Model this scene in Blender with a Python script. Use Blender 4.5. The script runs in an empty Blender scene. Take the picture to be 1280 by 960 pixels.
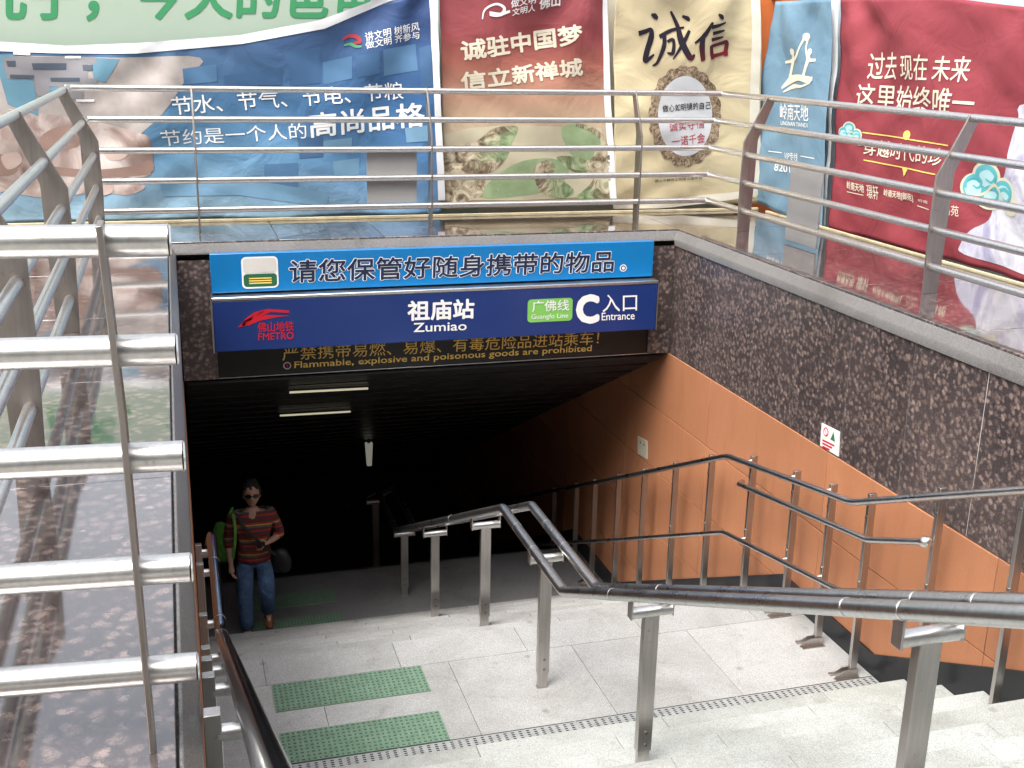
import bpy, bmesh, math, random
from mathutils import Vector, Matrix
random.seed(7)
S = bpy.context.scene
COL = S.collection
PI = math.pi
rad = math.radians

# ------------------------------------------------------------------ camera
F, YAW, PITCH, ROLL = 1421.0, rad(16.671), rad(-16.521), rad(1.173)
CAM = Vector((0.014, 0.0, 1.5))
FW = Vector((math.sin(YAW)*math.cos(PITCH), math.cos(YAW)*math.cos(PITCH), math.sin(PITCH)))
R0 = Vector((math.cos(YAW), -math.sin(YAW), 0.0))
U0 = R0.cross(FW)
RR = R0*math.cos(ROLL) + U0*math.sin(ROLL)
UU = U0*math.cos(ROLL) - R0*math.sin(ROLL)
cd = bpy.data.cameras.new('camera')
cam = bpy.data.objects.new('camera', cd)
COL.objects.link(cam)
cd.sensor_fit = 'HORIZONTAL'
cd.sensor_width = 36.0
cd.lens = 36.0*F/1280.0
cd.clip_start = 0.05
cd.clip_end = 2000
m3 = Matrix((RR, UU, -FW)).transposed()
cam.matrix_world = Matrix.Translation(CAM) @ m3.to_4x4()
S.camera = cam

# ------------------------------------------------------------------ sky, sun, exposure
SUN_EL, SUN_AZ = rad(60), rad(232)      # azimuth from +Y, clockwise seen from above
w = bpy.data.worlds.new('World')
S.world = w
w.use_nodes = True
nt = w.node_tree
sky = nt.nodes.new('ShaderNodeTexSky')
sky.sky_type = 'NISHITA'
sky.sun_disc = False
sky.sun_elevation = SUN_EL
sky.sun_rotation = SUN_AZ
sky.air_density = 1.0
sky.dust_density = 6.0
sky.ozone_density = 1.0
hs = nt.nodes.new('ShaderNodeHueSaturation')       # cloud cover: the blue of the sky is mostly veiled
hs.inputs['Saturation'].default_value = 0.32
nt.links.new(sky.outputs[0], hs.inputs['Color'])
nt.links.new(hs.outputs[0], nt.nodes['Background'].inputs['Color'])
nt.nodes['Background'].inputs['Strength'].default_value = 0.15
sl = bpy.data.lights.new('sun', 'SUN')
sl.energy = 0.9
sl.angle = rad(25)
sl.color = (1.0, 0.965, 0.91)
so = bpy.data.objects.new('sun', sl)
COL.objects.link(so)
sd = Vector((math.sin(SUN_AZ)*math.cos(SUN_EL), math.cos(SUN_AZ)*math.cos(SUN_EL), math.sin(SUN_EL)))
so.rotation_euler = (-sd).to_track_quat('-Z', 'Y').to_euler()
so.location = (0, 0, 20)
S.view_settings.view_transform = 'Standard'
S.view_settings.look = 'None'
S.view_settings.gamma = 1.0
S.view_settings.use_curve_mapping = False
S.view_settings.exposure = 1.42
S.render.engine = 'CYCLES'
S.cycles.use_denoising = True
S.cycles.max_bounces = 8
S.cycles.sample_clamp_indirect = 6.0

# ------------------------------------------------------------------ main dimensions (metres)
W, D = 3.956, 8.564          # stairwell width, distance to the portal
ZL = 0.08                    # ledge top; 0 is the inner edge of the coping
L = -2.157                   # upper landing
YA, YB = 4.98, 6.42          # landing from / to
RI, TR = 0.152, 0.32
L2 = L - 10*RI               # lower landing
Y2 = YB + 9*TR
ZB = -0.965                  # bottom of granite cladding and lintel
Q, E_ = 0.517, 0.166         # railing set back from the edge, lean of its top
RZ = (1.145, 0.925, 0.70, 0.475, 0.25)

# ------------------------------------------------------------------ node materials
def mat(name, base=(.5, .5, .5), rough=.5, metal=0.0, spec=.5, ior=None):
    m = bpy.data.materials.new(name)
    m.use_nodes = True
    b = m.node_tree.nodes['Principled BSDF']
    b.inputs['Base Color'].default_value = (*base, 1)
    b.inputs['Roughness'].default_value = rough
    b.inputs['Metallic'].default_value = metal
    b.inputs['Specular IOR Level'].default_value = spec
    if ior: b.inputs['IOR'].default_value = ior
    return m
def nodes(m):
    t = m.node_tree
    return t, t.nodes['Principled BSDF']
def coord(t, kind='Object', scale=(1, 1, 1)):
    c = t.nodes.new('ShaderNodeTexCoord')
    mp = t.nodes.new('ShaderNodeMapping')
    mp.inputs['Scale'].default_value = scale
    t.links.new(c.outputs[kind], mp.inputs['Vector'])
    return mp.outputs[0]
def noise(t, vec, scale, detail=3, rough=.55, dist=0.0):
    n = t.nodes.new('ShaderNodeTexNoise')
    n.inputs['Scale'].default_value = scale
    n.inputs['Detail'].default_value = detail
    n.inputs['Roughness'].default_value = rough
    n.inputs['Distortion'].default_value = dist
    t.links.new(vec, n.inputs['Vector'])
    return n.outputs['Fac']
def voro(t, vec, scale, out='Distance', feature='F1', rnd=1.0):
    n = t.nodes.new('ShaderNodeTexVoronoi')
    n.feature = feature
    n.inputs['Scale'].default_value = scale
    n.inputs['Randomness'].default_value = rnd
    t.links.new(vec, n.inputs['Vector'])
    return n.outputs[out]
def ramp(t, fac, stops, interp='LINEAR'):
    r = t.nodes.new('ShaderNodeValToRGB')
    r.color_ramp.interpolation = interp
    e = r.color_ramp.elements
    while len(e) < len(stops): e.new(0.5)
    for i, (p, c) in enumerate(stops):
        e[i].position = p
        e[i].color = (*c, 1) if len(c) == 3 else c
    t.links.new(fac, r.inputs[0])
    return r.outputs[0]
def mix(t, fac, a, b, mode='MIX'):
    n = t.nodes.new('ShaderNodeMix')
    n.data_type = 'RGBA'
    n.blend_type = mode
    for k, v in ((0, fac), (6, a), (7, b)):
        if isinstance(v, (int, float)): n.inputs[k].default_value = v
        elif isinstance(v, tuple): n.inputs[k].default_value = (*v, 1)
        else: t.links.new(v, n.inputs[k])
    return n.outputs[2]
def bump(t, b, h, strength=.2, dist=.01):
    n = t.nodes.new('ShaderNodeBump')
    n.inputs['Strength'].default_value = strength
    n.inputs['Distance'].default_value = dist
    t.links.new(h, n.inputs['Height'])
    t.links.new(n.outputs[0], b.inputs['Normal'])

def granite_mat(name, rough, gr=.36, dark=1.0, ior=1.55, sc=27):
    # brown granite: rounded pinkish feldspar grains in a near-black ground
    m = mat(name, rough=rough, ior=ior)
    t, b = nodes(m)
    v = coord(t)
    wob = noise(t, v, 22, 3)
    add = t.nodes.new('ShaderNodeVectorMath')
    add.operation = 'MULTIPLY_ADD'
    t.links.new(wob, add.inputs[0])
    add.inputs[1].default_value = (.05, .05, .05)
    t.links.new(v, add.inputs[2])
    vv = add.outputs[0]
    d = voro(t, vv, sc)
    cc = voro(t, vv, sc, 'Color')
    sep = t.nodes.new('ShaderNodeSeparateColor')
    t.links.new(cc, sep.inputs[0])
    keep = ramp(t, sep.outputs[0], [(.06, (0, 0, 0)), (.38, (1, 1, 1))])
    rag = t.nodes.new('ShaderNodeMath')
    rag.operation = 'MULTIPLY_ADD'
    t.links.new(noise(t, v, 85, 4, .7), rag.inputs[0])
    rag.inputs[1].default_value = .55
    t.links.new(d, rag.inputs[2])
    grain = ramp(t, rag.outputs[0], [(gr+.10, (1, 1, 1)), (gr+.46, (0, 0, 0))])
    g = mix(t, 1.0, grain, keep, 'MULTIPLY')
    fine = noise(t, v, 150, 4, .75)
    k = dark
    gcol = ramp(t, sep.outputs[1], [(0, (.060*k, .042*k, .035*k)), (.4, (.115*k, .080*k, .066*k)), (.8, (.17*k, .125*k, .105*k)), (1, (.25*k, .18*k, .15*k))])
    gcol = mix(t, .5, gcol, ramp(t, fine, [(.3, (.05*k, .035*k, .033*k)), (.7, (.22*k, .165*k, .15*k))]), 'MIX')
    bcol = ramp(t, fine, [(.33, (.016*k, .013*k, .014*k)), (.55, (.045*k, .036*k, .036*k)), (.75, (.12*k, .09*k, .082*k))])
    big = noise(t, v, 1.3, 3)
    bcol = mix(t, 1.0, bcol, ramp(t, big, [(.3, (.7, .7, .72)), (.7, (1.25, 1.2, 1.15))]), 'MULTIPLY')
    t.links.new(mix(t, g, bcol, gcol), b.inputs['Base Color'])
    rn = noise(t, v, 5, 4)
    rr = t.nodes.new('ShaderNodeMapRange')
    rr.inputs[3].default_value = rough*.7
    rr.inputs[4].default_value = rough*1.5
    t.links.new(rn, rr.inputs[0])
    t.links.new(rr.outputs[0], b.inputs['Roughness'])
    return m
def steel_mat(name, base=(.60, .59, .58), rough=.2, brush=(1, 1, 1), bs=.05):
    m = mat(name, base, rough, 1.0)
    t, b = nodes(m)
    v = coord(t, scale=brush)
    n1 = noise(t, v, 60, 4, .6)
    n2 = noise(t, coord(t), 7, 4, .6)
    rr = t.nodes.new('ShaderNodeMapRange')
    rr.inputs[3].default_value = rough*.75
    rr.inputs[4].default_value = rough*1.45
    t.links.new(n2, rr.inputs[0])
    t.links.new(rr.outputs[0], b.inputs['Roughness'])
    c = mix(t, ramp(t, n1, [(.35, (0, 0, 0)), (.75, (1, 1, 1))]), base, tuple(x*.8 for x in base))
    spots = ramp(t, noise(t, coord(t), 30, 5, .7), [(.62, (1, 1, 1)), (.75, (.72, .68, .63))])
    t.links.new(mix(t, 1.0, c, spots, 'MULTIPLY'), b.inputs['Base Color'])
    bump(t, b, n1, bs, .002)
    return m
def stone_mat(name, lo, mid, hi, rough=.75, dirt=.9):
    m = mat(name, rough=rough, spec=.35)
    t, b = nodes(m)
    v = coord(t)
    f1 = noise(t, v, 240, 3, .75)
    f2 = noise(t, v, 95, 3, .7)
    c = ramp(t, f1, [(.34, lo), (.5, mid), (.68, hi)])
    c2 = ramp(t, f2, [(.32, (.72, .72, .72)), (.5, (1, 1, 1))])
    c = mix(t, .8, c, c2, 'MULTIPLY')
    st = noise(t, v, 1.7, 6, .65, .4)
    c = mix(t, 1.0, c, ramp(t, st, [(.3, (dirt*.86, dirt*.85, dirt*.82)), (.55, (1, 1, 1))]), 'MULTIPLY')
    gr_ = noise(t, v, 6.5, 6, .7, .8)
    c = mix(t, 1.0, c, ramp(t, gr_, [(.28, (.80, .79, .77)), (.42, (1, 1, 1))]), 'MULTIPLY')
    drop = voro(t, v, 9.0)
    c = mix(t, 1.0, c, ramp(t, drop, [(.0, (.70, .68, .66)), (.05, (.9, .89, .88)), (.075, (1, 1, 1))]), 'MULTIPLY')
    sp = voro(t, v, 3.1)
    c = mix(t, 1.0, c, ramp(t, sp, [(.0, (.62, .6, .57)), (.055, (.8, .79, .77)), (.09, (1, 1, 1))]), 'MULTIPLY')
    t.links.new(c, b.inputs['Base Color'])
    bump(t, b, f1, .25, .002)
    return m
def painted(name, base, rough=.5, var=.12, scale=3.0, spec=.4, bmp=0.0):
    m = mat(name, base, rough, 0, spec)
    t, b = nodes(m)
    v = coord(t)
    n = noise(t, v, scale, 5, .6)
    lo = tuple(max(0, x*(1-var)) for x in base)
    hi = tuple(x*(1+var) for x in base)
    t.links.new(ramp(t, n, [(.3, lo), (.7, hi)]), b.inputs['Base Color'])
    if bmp: bump(t, b, noise(t, v, scale*40, 3), bmp, .003)
    return m

M = {}
M['ledge'] = granite_mat('polished_granite', .06, .42, 1.25, 1.85)
_b = M['ledge'].node_tree.nodes['Principled BSDF']
_b.inputs['Coat Weight'].default_value = .9      # sealed, mirror-polished top
_b.inputs['Coat IOR'].default_value = 1.8
_b.inputs['Coat Roughness'].default_value = .05
for k_, dk in enumerate((1.42, 1.54, 1.33)): M['wallgranite%d' % k_] = granite_mat('granite_cladding', .3, .46, dk, 1.5, 32)
M['coping'] = stone_mat('honed_granite_edge', (.085, .082, .08), (.155, .15, .147), (.27, .255, .245), .32)
M['stone'] = stone_mat('pale_flamed_granite', (.20, .202, .198), (.345, .348, .34), (.47, .472, .465))
M['stone_step'] = stone_mat('pale_flamed_step_granite', (.235, .25, .235), (.385, .40, .38), (.50, .52, .495))
def tone(lo, mid, hi, k): return [tuple(x*k for x in c) for c in (lo, mid, hi)]
for k_, f_ in enumerate((.95, .895, 1.0)):
    M['stone%d' % k_] = stone_mat('pale_flamed_granite', *tone((.20, .202, .198), (.345, .348, .34), (.47, .472, .465), f_), dirt=.86)
    M['step%d' % k_] = stone_mat('pale_flamed_step_granite', *tone((.235, .25, .235), (.385, .40, .38), (.50, .52, .495), f_), dirt=.86)
M['shaded_stone'] = stone_mat('shaded_grey_granite', (.085, .086, .088), (.155, .156, .16), (.23, .23, .235), .6)  # grey floor stone, with the passage's shade put into its base colour
M['skirt'] = painted('black_skirting', (.012, .013, .016), .28, .3)
M['steel'] = steel_mat('stainless_steel', (.60, .58, .555), .24)
M['rail_steel'] = steel_mat('satin_steel_rail', (.78, .765, .74), .30)
M['post_steel'] = steel_mat('brushed_steel_plate', (.56, .53, .505), .33, (1, 1, .06), .08)
M['guard_post'] = steel_mat('shaded_steel_plate', (.36, .325, .30), .42, (1, 1, .06), .08)  # same plate steel, with the shade on the posts put into the colour
M['pipe'] = steel_mat('polished_handrail_steel', (.62, .61, .605), .27, (1, 1, 1), .03)
M['grate'] = painted('galvanised_grating', (.27, .28, .275), .4, .2, 20, .6)
M['pipe_mirror'] = steel_mat('mirror_handrail_steel', (.50, .495, .50), .13, (1, 1, 1), .03)
M['collar'] = mat('bright_weld_ring', (.82, .80, .77), .3, 1.0)
M['bolt'] = mat('bolt_steel', (.32, .30, .28), .4, 1.0)
M['black'] = mat('black_gap', (.006, .006, .006), .8)
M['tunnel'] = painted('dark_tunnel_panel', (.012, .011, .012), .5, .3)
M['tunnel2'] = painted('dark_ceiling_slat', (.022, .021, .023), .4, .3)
M['ground'] = stone_mat('plaza_paving', (.14, .135, .13), (.24, .235, .22), (.33, .32, .30), .8)

def orange_mat(tn=1.0):
    m = mat('terracotta_panel', (.46, .185, .082), .55, 0, .35)
    t, b = nodes(m)
    v = coord(t)
    n = noise(t, v, 1.1, 5, .6, .3)
    c = ramp(t, n, [(.3, (.385*tn, .160*tn, .077*tn)), (.7, (.455*tn, .198*tn, .100*tn))])
    f = noise(t, v, 160, 3)
    c = mix(t, .35, c, ramp(t, f, [(.3, (.75, .75, .75)), (.7, (1.1, 1.1, 1.1))]), 'MULTIPLY')
    sm = noise(t, coord(t, scale=(1, 5, .7)), 2.2, 5, .6)
    c = mix(t, 1.0, c, ramp(t, sm, [(.30, (.91, .90, .89)), (.5, (1, 1, 1))]), 'MULTIPLY')
    t.links.new(c, b.inputs['Base Color'])
    return m
M['orange'] = orange_mat()
M['orange1'] = orange_mat(.95)
M['orange2'] = orange_mat(1.05)
def green_mat():
    m = mat('green_anti_slip_mat', (.13, .22, .15), .75)
    t, b = nodes(m)
    n = noise(t, coord(t), 14, 5, .65)
    f = noise(t, coord(t), 300, 2)
    c = ramp(t, n, [(.3, (.095, .165, .11)), (.7, (.155, .25, .175))])
    c = mix(t, .4, c, ramp(t, f, [(.3, (.6, .6, .6)), (.7, (1.2, 1.2, 1.2))]), 'MULTIPLY')
    t.links.new(c, b.inputs['Base Color'])
    return m
M['green'] = green_mat()
M['green_stud'] = painted('green_mat_stud', (.06, .115, .075), .7, .2, 30)

# ------------------------------------------------------------------ mesh helpers
class MB:
    def __init__(s): s.v = []; s.f = []; s.mi = []; s.cur = 0
    def add(s, vs, fs, mi=None):
        k = len(s.v)
        s.v += [Vector(p) for p in vs]
        s.f += [tuple(i+k for i in f) for f in fs]
        s.mi += [s.cur if mi is None else mi]*len(fs)
    def box(s, x0, x1, y0, y1, z0, z1, mi=None):
        vs = [(x, y, z) for z in (z0, z1) for y in (y0, y1) for x in (x0, x1)]
        s.add(vs, [(0, 2, 3, 1), (4, 5, 7, 6), (0, 1, 5, 4), (2, 6, 7, 3), (0, 4, 6, 2), (1, 3, 7, 5)], mi)
    def obox(s, c, u, v, w_, mi=None):
        c, u, v, w_ = map(Vector, (c, u, v, w_))
        vs = [c + a*u + b*v + d*w_ for d in (-1, 1) for b in (-1, 1) for a in (-1, 1)]
        s.add(vs, [(0, 2, 3, 1), (4, 5, 7, 6), (0, 1, 5, 4), (2, 6, 7, 3), (0, 4, 6, 2), (1, 3, 7, 5)], mi)
    def tube(s, pts, r, n=16, caps=True, mi=None):
        pts = [Vector(p) for p in pts]
        k = len(pts)
        rs = r if isinstance(r, (list, tuple)) else [r]*k
        vs, fs = [], []
        up = None
        for i, p in enumerate(pts):
            t0 = (pts[i]-pts[i-1]).normalized() if i else (pts[1]-pts[0]).normalized()
            t1 = (pts[i+1]-pts[i]).normalized() if i < k-1 else t0
            tg = (t0+t1).normalized()
            if up is None:
                up = Vector((0, 0, 1)) if abs(tg.z) < .9 else Vector((1, 0, 0))
            a = tg.cross(up).normalized()
            b = a.cross(tg).normalized()
            up = b
            st = 1/max(.5, math.cos(t0.angle(t1)/2)) if i and i < k-1 else 1
            bend = (t1-t0)
            for j in range(n):
                q = a*math.cos(2*PI*j/n) + b*math.sin(2*PI*j/n)
                o = q*rs[i]
                if bend.length > 1e-4:
                    bn = bend.normalized()
                    o += bn*(o.dot(bn))*(st-1)
                vs.append(p+o)
        for i in range(k-1):
            for j in range(n):
                fs.append((i*n+j, i*n+(j+1) % n, (i+1)*n+(j+1) % n, (i+1)*n+j))
        if caps:
            fs.append(tuple(range(n-1, -1, -1)))
            fs.append(tuple((k-1)*n+j for j in range(n)))
        s.add(vs, fs, mi)
    def prism(s, poly, ext, mi=None):
        # planar polygon (3D points) pushed along ext
        ext = Vector(ext); n = len(poly)
        vs = [Vector(p) for p in poly] + [Vector(p)+ext for p in poly]
        fs = [tuple(range(n-1, -1, -1)), tuple(range(n, 2*n))]
        fs += [(i, (i+1) % n, n+(i+1) % n, n+i) for i in range(n)]
        s.add(vs, fs, mi)

def set_mats(me, m):
    for x in (m if isinstance(m, (list, tuple)) else [m]):
        me.materials.append(M[x] if isinstance(x, str) else x)
def shade(me, ang=35):
    bm = bmesh.new(); bm.from_mesh(me)
    bmesh.ops.recalc_face_normals(bm, faces=bm.faces)
    for f in bm.faces: f.smooth = True
    for e in bm.edges:
        if len(e.link_faces) == 2 and e.calc_face_angle(0) > rad(ang): e.smooth = False
    bm.to_mesh(me); bm.free()
def tag(o, label=None, cat=None, group=None, kind=None):
    if label: o['label'] = label
    if cat: o['category'] = cat
    if group: o['group'] = group
    if kind: o['kind'] = kind
    return o
def wloc(p):
    v = Vector((0, 0, 0))
    while p: v = v + p.location; p = p.parent
    return v
def obj(name, mb, m, parent=None, loc=None, bevel=0, ang=35):
    """one mesh object; coordinates in mb are world metres"""
    off = wloc(parent) + (Vector(loc)-wloc(parent) if loc is not None else Vector((0, 0, 0)))
    me = bpy.data.meshes.new(name)
    if isinstance(mb, MB):
        me.from_pydata([tuple(v-off) for v in mb.v], [], mb.f)
        for p, i in zip(me.polygons, mb.mi): p.material_index = i
    else:
        me = mb; me.name = name
        for v in me.vertices: v.co = v.co - off
    set_mats(me, m)
    shade(me, ang)
    o = bpy.data.objects.new(name, me)
    COL.objects.link(o)
    o.parent = parent
    if loc is not None: o.location = Vector(loc)-wloc(parent)
    if bevel:
        b = o.modifiers.new('bevel', 'BEVEL')
        b.width = bevel; b.segments = 2; b.limit_method = 'ANGLE'; b.angle_limit = rad(50)
        b.harden_normals = False
    return o
def empty(name, loc, label, cat, group=None):
    o = bpy.data.objects.new(name, None)
    COL.objects.link(o)
    o.location = loc
    o.empty_display_size = .1
    return tag(o, label, cat, group)
def copy_tree(o, parent=None):
    c = o.copy(); COL.objects.link(c); c.parent = parent
    for ch in [x for x in bpy.data.objects if x.parent == o]: copy_tree(ch, c)
    return c
def at(px, py, X=None, Y=None, Z=None):
    """point of a known plane under a spot measured on the photograph"""
    d = FW + RR*((px-640)/F) - UU*((py-480)/F)
    for a, v in ((0, X), (1, Y), (2, Z)):
        if v is not None: return CAM + d*((v-CAM[a])/d[a])

# ------------------------------------------------------------------ ground, stairs, landings
g = MB()
zg = -.03
for (x0, x1, y0, y1) in ((-400, -.3, -400, 400), (W+.3, 400, -400, 400), (-.3, W+.3, -400, YA-14*TR), (-.3, W+.3, D+.3, 400)):
    g.add([(x0, y0, zg), (x1, y0, zg), (x1, y1, zg), (x0, y1, zg)], [(0, 1, 2, 3)])
tag(obj('ground', g, 'ground'), kind='structure')

def stair_prism(pts, x0, x1):
    s = MB()
    s.prism([(x0, y, z) for y, z in pts], (x1-x0, 0, 0))
    return s
def nose_pts(y, z0, n, dy, dz):
    out = []
    for k in range(n):
        out += [(y+dy*k, z0+dz*k), (y+dy*k, z0+dz*(k+1))]
    return out
# near flight: one slab per step so that a fine joint shows between treads
near = MB()
for k in range(1, 15):
    yf = YA-TR*(k-1)
    z = L+RI*k if k < 14 else zg
    cut = [.012, .9+.45*(k % 2), 2.0+.4*(k % 2), 3.1+.3*(k % 2), W-.012]
    for a, b in zip(cut, cut[1:]): near.box(a+.001, b-.001, yf-TR+.012, yf+.012, z-.045, z, random.randrange(3))
    near.box(.012, W-.012, yf-TR, yf-.004, L-.3, z-.045)
tag(obj('near_stair_flight', near, ['step0', 'step1', 'step2'], bevel=.004), kind='structure')
# landing slabs
ld = MB()
ld.box(0, W, YA-.02, YB-.02, L-.3, L-.012)
gx = (.012, .66, 1.464, 2.27, 3.07, W-.012)
for a, b in zip(gx, gx[1:]): ld.box(a+.0015, b-.0015, YA, 6.098, L-.03, L, random.randrange(3))
gx = (.012, .36, 1.17, 1.98, 2.79, 3.60, W-.012)
for a, b in zip(gx, gx[1:]): ld.box(a+.0015, b-.0015, 6.102, YB, L-.03, L, random.randrange(3))
tag(obj('landing', ld, ['stone0', 'stone1', 'stone2'], bevel=.0015), kind='structure')
far = MB()
for k in range(1, 10):
    y0 = YB+TR*(k-1); z = L-RI*k
    cut = [.012, .9+.45*(k % 2), 2.0+.4*(k % 2), 3.1+.3*(k % 2), W-.012]
    for a, b in zip(cut, cut[1:]): far.box(a+.001, b-.001, y0-.004, y0+TR+.012, z-.045, z, random.randrange(3))
    far.box(.012, W-.012, y0-.004, y0+TR, z-.5, z-.045)
tag(obj('far_stair_flight', far, ['stone0', 'stone1', 'stone2'], bevel=.004), kind='structure')
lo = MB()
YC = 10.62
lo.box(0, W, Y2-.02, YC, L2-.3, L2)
tag(obj('lower_landing', lo, 'shaded_stone', bevel=.004), kind='structure')
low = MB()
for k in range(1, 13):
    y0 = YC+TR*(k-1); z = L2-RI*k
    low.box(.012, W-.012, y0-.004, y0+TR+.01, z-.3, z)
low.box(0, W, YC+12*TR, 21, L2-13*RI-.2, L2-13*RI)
tag(obj('lower_stair_flight', low, 'shaded_stone'), kind='structure')

# green anti-slip mats with raised studs
def mat_mesh(x0, x1, y0, y1, z):
    m_ = MB()
    m_.box(x0, x1, y0, y1, z, z+.006)
    nx, ny = 30, 9
    for i in range(nx):
        for j in range(ny):
            cx = x0+(i+.5)*(x1-x0)/nx; cy = y0+(j+.5)*(y1-y0)/ny
            a, b = (.009, .005) if (i+j) % 2 else (.005, .009)
            m_.cur = 1; m_.add([(cx-a, cy-b, z+.006), (cx+a, cy-b, z+.006), (cx+a, cy+b, z+.006), (cx-a, cy+b, z+.006), (cx-a*.6, cy-b*.6, z+.0095), (cx+a*.6, cy-b*.6, z+.0095), (cx+a*.6, cy+b*.6, z+.0095), (cx-a*.6, cy+b*.6, z+.0095)],
                   [(4, 5, 6, 7), (0, 1, 5, 4), (1, 2, 6, 5), (2, 3, 7, 6), (3, 0, 4, 7)])
    return m_
gmat = tag(obj('anti_slip_mat', mat_mesh(.385, 1.285, 5.285, 5.575, L), ['green', 'green_stud'], loc=(.835, 5.43, L)), 'green studded anti-slip mat beside the drain grating', 'mat', 'green mats on the landings')
for (x, y, z, lab) in ((.838, 5.94, L, 'green studded mat nearer the far edge of the pale landing'),
                       (.835, 9.62, L2, 'dim green mat in shade at the foot of the descending flight'),
                       (.835, 10.13, L2, 'dim green mat in shade farthest down the passage')):
    c = copy_tree(gmat); c.location = (x, y, z); c['label'] = lab

# drain gratings across the foot of the near flight
def grate(x0, x1):
    m_ = MB()
    y0, y1 = 5.185, 5.275
    z = L+.004
    m_.box(x0, x1, y0, y1, L-.01, z)
    m_.box(x0, x1, y1+.0005, y1+.009, L-.01, z-.001, 1)
    n = max(2, int((x1-x0)/.042))
    for i in range(n):
        cx = x0+(i+.5)*(x1-x0)/n
        for j in range(4):
            cy = y0+.018+j*.0185
            m_.box(cx-.0085, cx+.0085, cy-.004, cy+.004, z-.002, z+.0012, 1)
    return m_
labels = ['perforated steel drain grating between the left handrail and the green mat', 'perforated steel drain grating with a dark end slot, left of the central post',
          'perforated steel drain grating right of the central post', 'perforated steel drain grating ending at the black skirting']
for i, (a, b) in enumerate(((.02, .995), (1.0, 2.005), (2.01, 3.02), (3.025, W-.02))):
    m_ = grate(a+.003, b-.003)
    o = obj('drain_grate', m_, ['grate', 'black'], loc=((a+b)/2, 5.23, L))
    tag(o, labels[i], 'drain grate', 'drain gratings at the foot of the steps')

# unseen block added behind the camera: it shuts off the low sky on that side
ob = empty('sky_blocker', (2, -16, zg), 'unseen grey block with window rows, added to shut off low sky', 'light blocker')
M['render_grey'] = painted('grey_render', (.20, .195, .19), .8, .12, .6)
M['pane'] = mat('dark_window_pane', (.02, .025, .03), .08)
a = MB(); a.box(-32, 34, -28, -16, zg, 21.5); obj('wall', a, 'render_grey', ob)
for fl in range(6):
    for i in range(14):
        a = MB(); a.box(-30.4+i*4.6, -27.4+i*4.6, -15.999, -15.97, 1.2+fl*3.4, 3.1+fl*3.4); obj('blocker_window', a, 'pane', ob)
a = MB(); a.box(-32.4, 34.4, -28.4, -15.6, 21.5, 21.9); obj('roof', a, 'render_grey', ob)

# ------------------------------------------------------------------ ledge round the stairwell
led = empty('granite_ledge', (W/2, 9.1, 0), 'polished brown granite ledge running round the top of the stairwell', 'ledge')
BW = .052
t_ = MB()
XL0, XR1, YN, YF = -1.0, 5.22, 1.55, 9.62
def slab(x0, x1, y0, y1): t_.box(x0+.0015, x1-.0015, y0+.0015, y1-.0015, -.12, ZL)
ys = [YN, 2.55, 3.78, 5.01, 6.24, 7.47, D+BW]
for a, b in zip(ys, ys[1:]): slab(XL0, -BW, a, b); slab(W+BW, XR1, a, b)
xs = [XL0, -BW, .75, 1.55, 2.36, 3.17, W+BW, XR1]
for a, b in zip(xs, xs[1:]): slab(a, b, D+BW, YF)
obj('ledge_top', t_, 'ledge', led, bevel=.003)
cp = MB()
prof = [(BW-.004, ZL-.012), (BW-.012, ZL-.012), (0.006, .012), (0, 0), (0, -.05), (BW-.004, -.05)]
def sweep(prof, path, m_):
    # prof (offset outward, z); path of inner corners with outward normals
    n = len(prof)
    vs, fs = [], []
    for (x, y, nx, ny) in path:
        for o, z in prof: vs.append((x+nx*o, y+ny*o, z))
    for i in range(len(path)-1):
        for j in range(n):
            fs.append((i*n+j, i*n+(j+1) % n, (i+1)*n+(j+1) % n, (i+1)*n+j))
    fs += [tuple(range(n)), tuple(range((len(path)-1)*n, len(path)*n))]
    m_.add(vs, fs)
sweep(prof, [(0, YN, -1, 0), (0, D, -1, 1), (W, D, 1, 1), (W, YN, 1, 0)], cp)
obj('coping_strip', cp, 'coping', led, bevel=.003)

# ------------------------------------------------------------------ side walls
rw = empty('cladded_side_wall', (W+.1, 6, L), 'side wall with dark brown granite above and terracotta panels below', 'wall')
yj = [-1.0, .34, .96, 1.58, 2.20, 2.82, 3.44, 4.06, 4.68, 5.30, 5.92, 6.54, 7.16, 7.78, D-.002]
for a, b in zip(yj, yj[1:]):
    s_ = MB(); s_.box(W+.012, W+.06, a+.003, b-.003, ZB, -.006)
    obj('granite_slab', s_, 'wallgranite%d' % random.randrange(3), rw, bevel=.001)
M['grout'] = painted('joint_filler', (.13, .12, .115), .8, .5, 5)
M['grout_pale'] = painted('pale_joint_filler', (.38, .37, .35), .8, .5, 4)
gl = MB()
for y in yj[2:-1]: gl.box(W+.0128, W+.02, y-.002, y+.002, ZB+.004, -.012, 1 if abs(y-4.68) < .01 else 0)
obj('joint_filler', gl, ['grout', 'grout_pale'], rw)
bk = MB(); bk.box(W+.0155, W+.30, -1.0, 21, -7.2, -.055)
obj('wall_core', bk, 'coping', rw)
yo = [-.55, 1.1, 2.75, 4.41, 6.04, 7.75, 9.4, 11.05, 12.7, 14.35, 16.0, 17.65, 21]
zo = [ZB-.003, -1.52, -2.08, -2.64, -3.20, -3.76, -4.32, -4.88, -5.44, -6.0]
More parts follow.
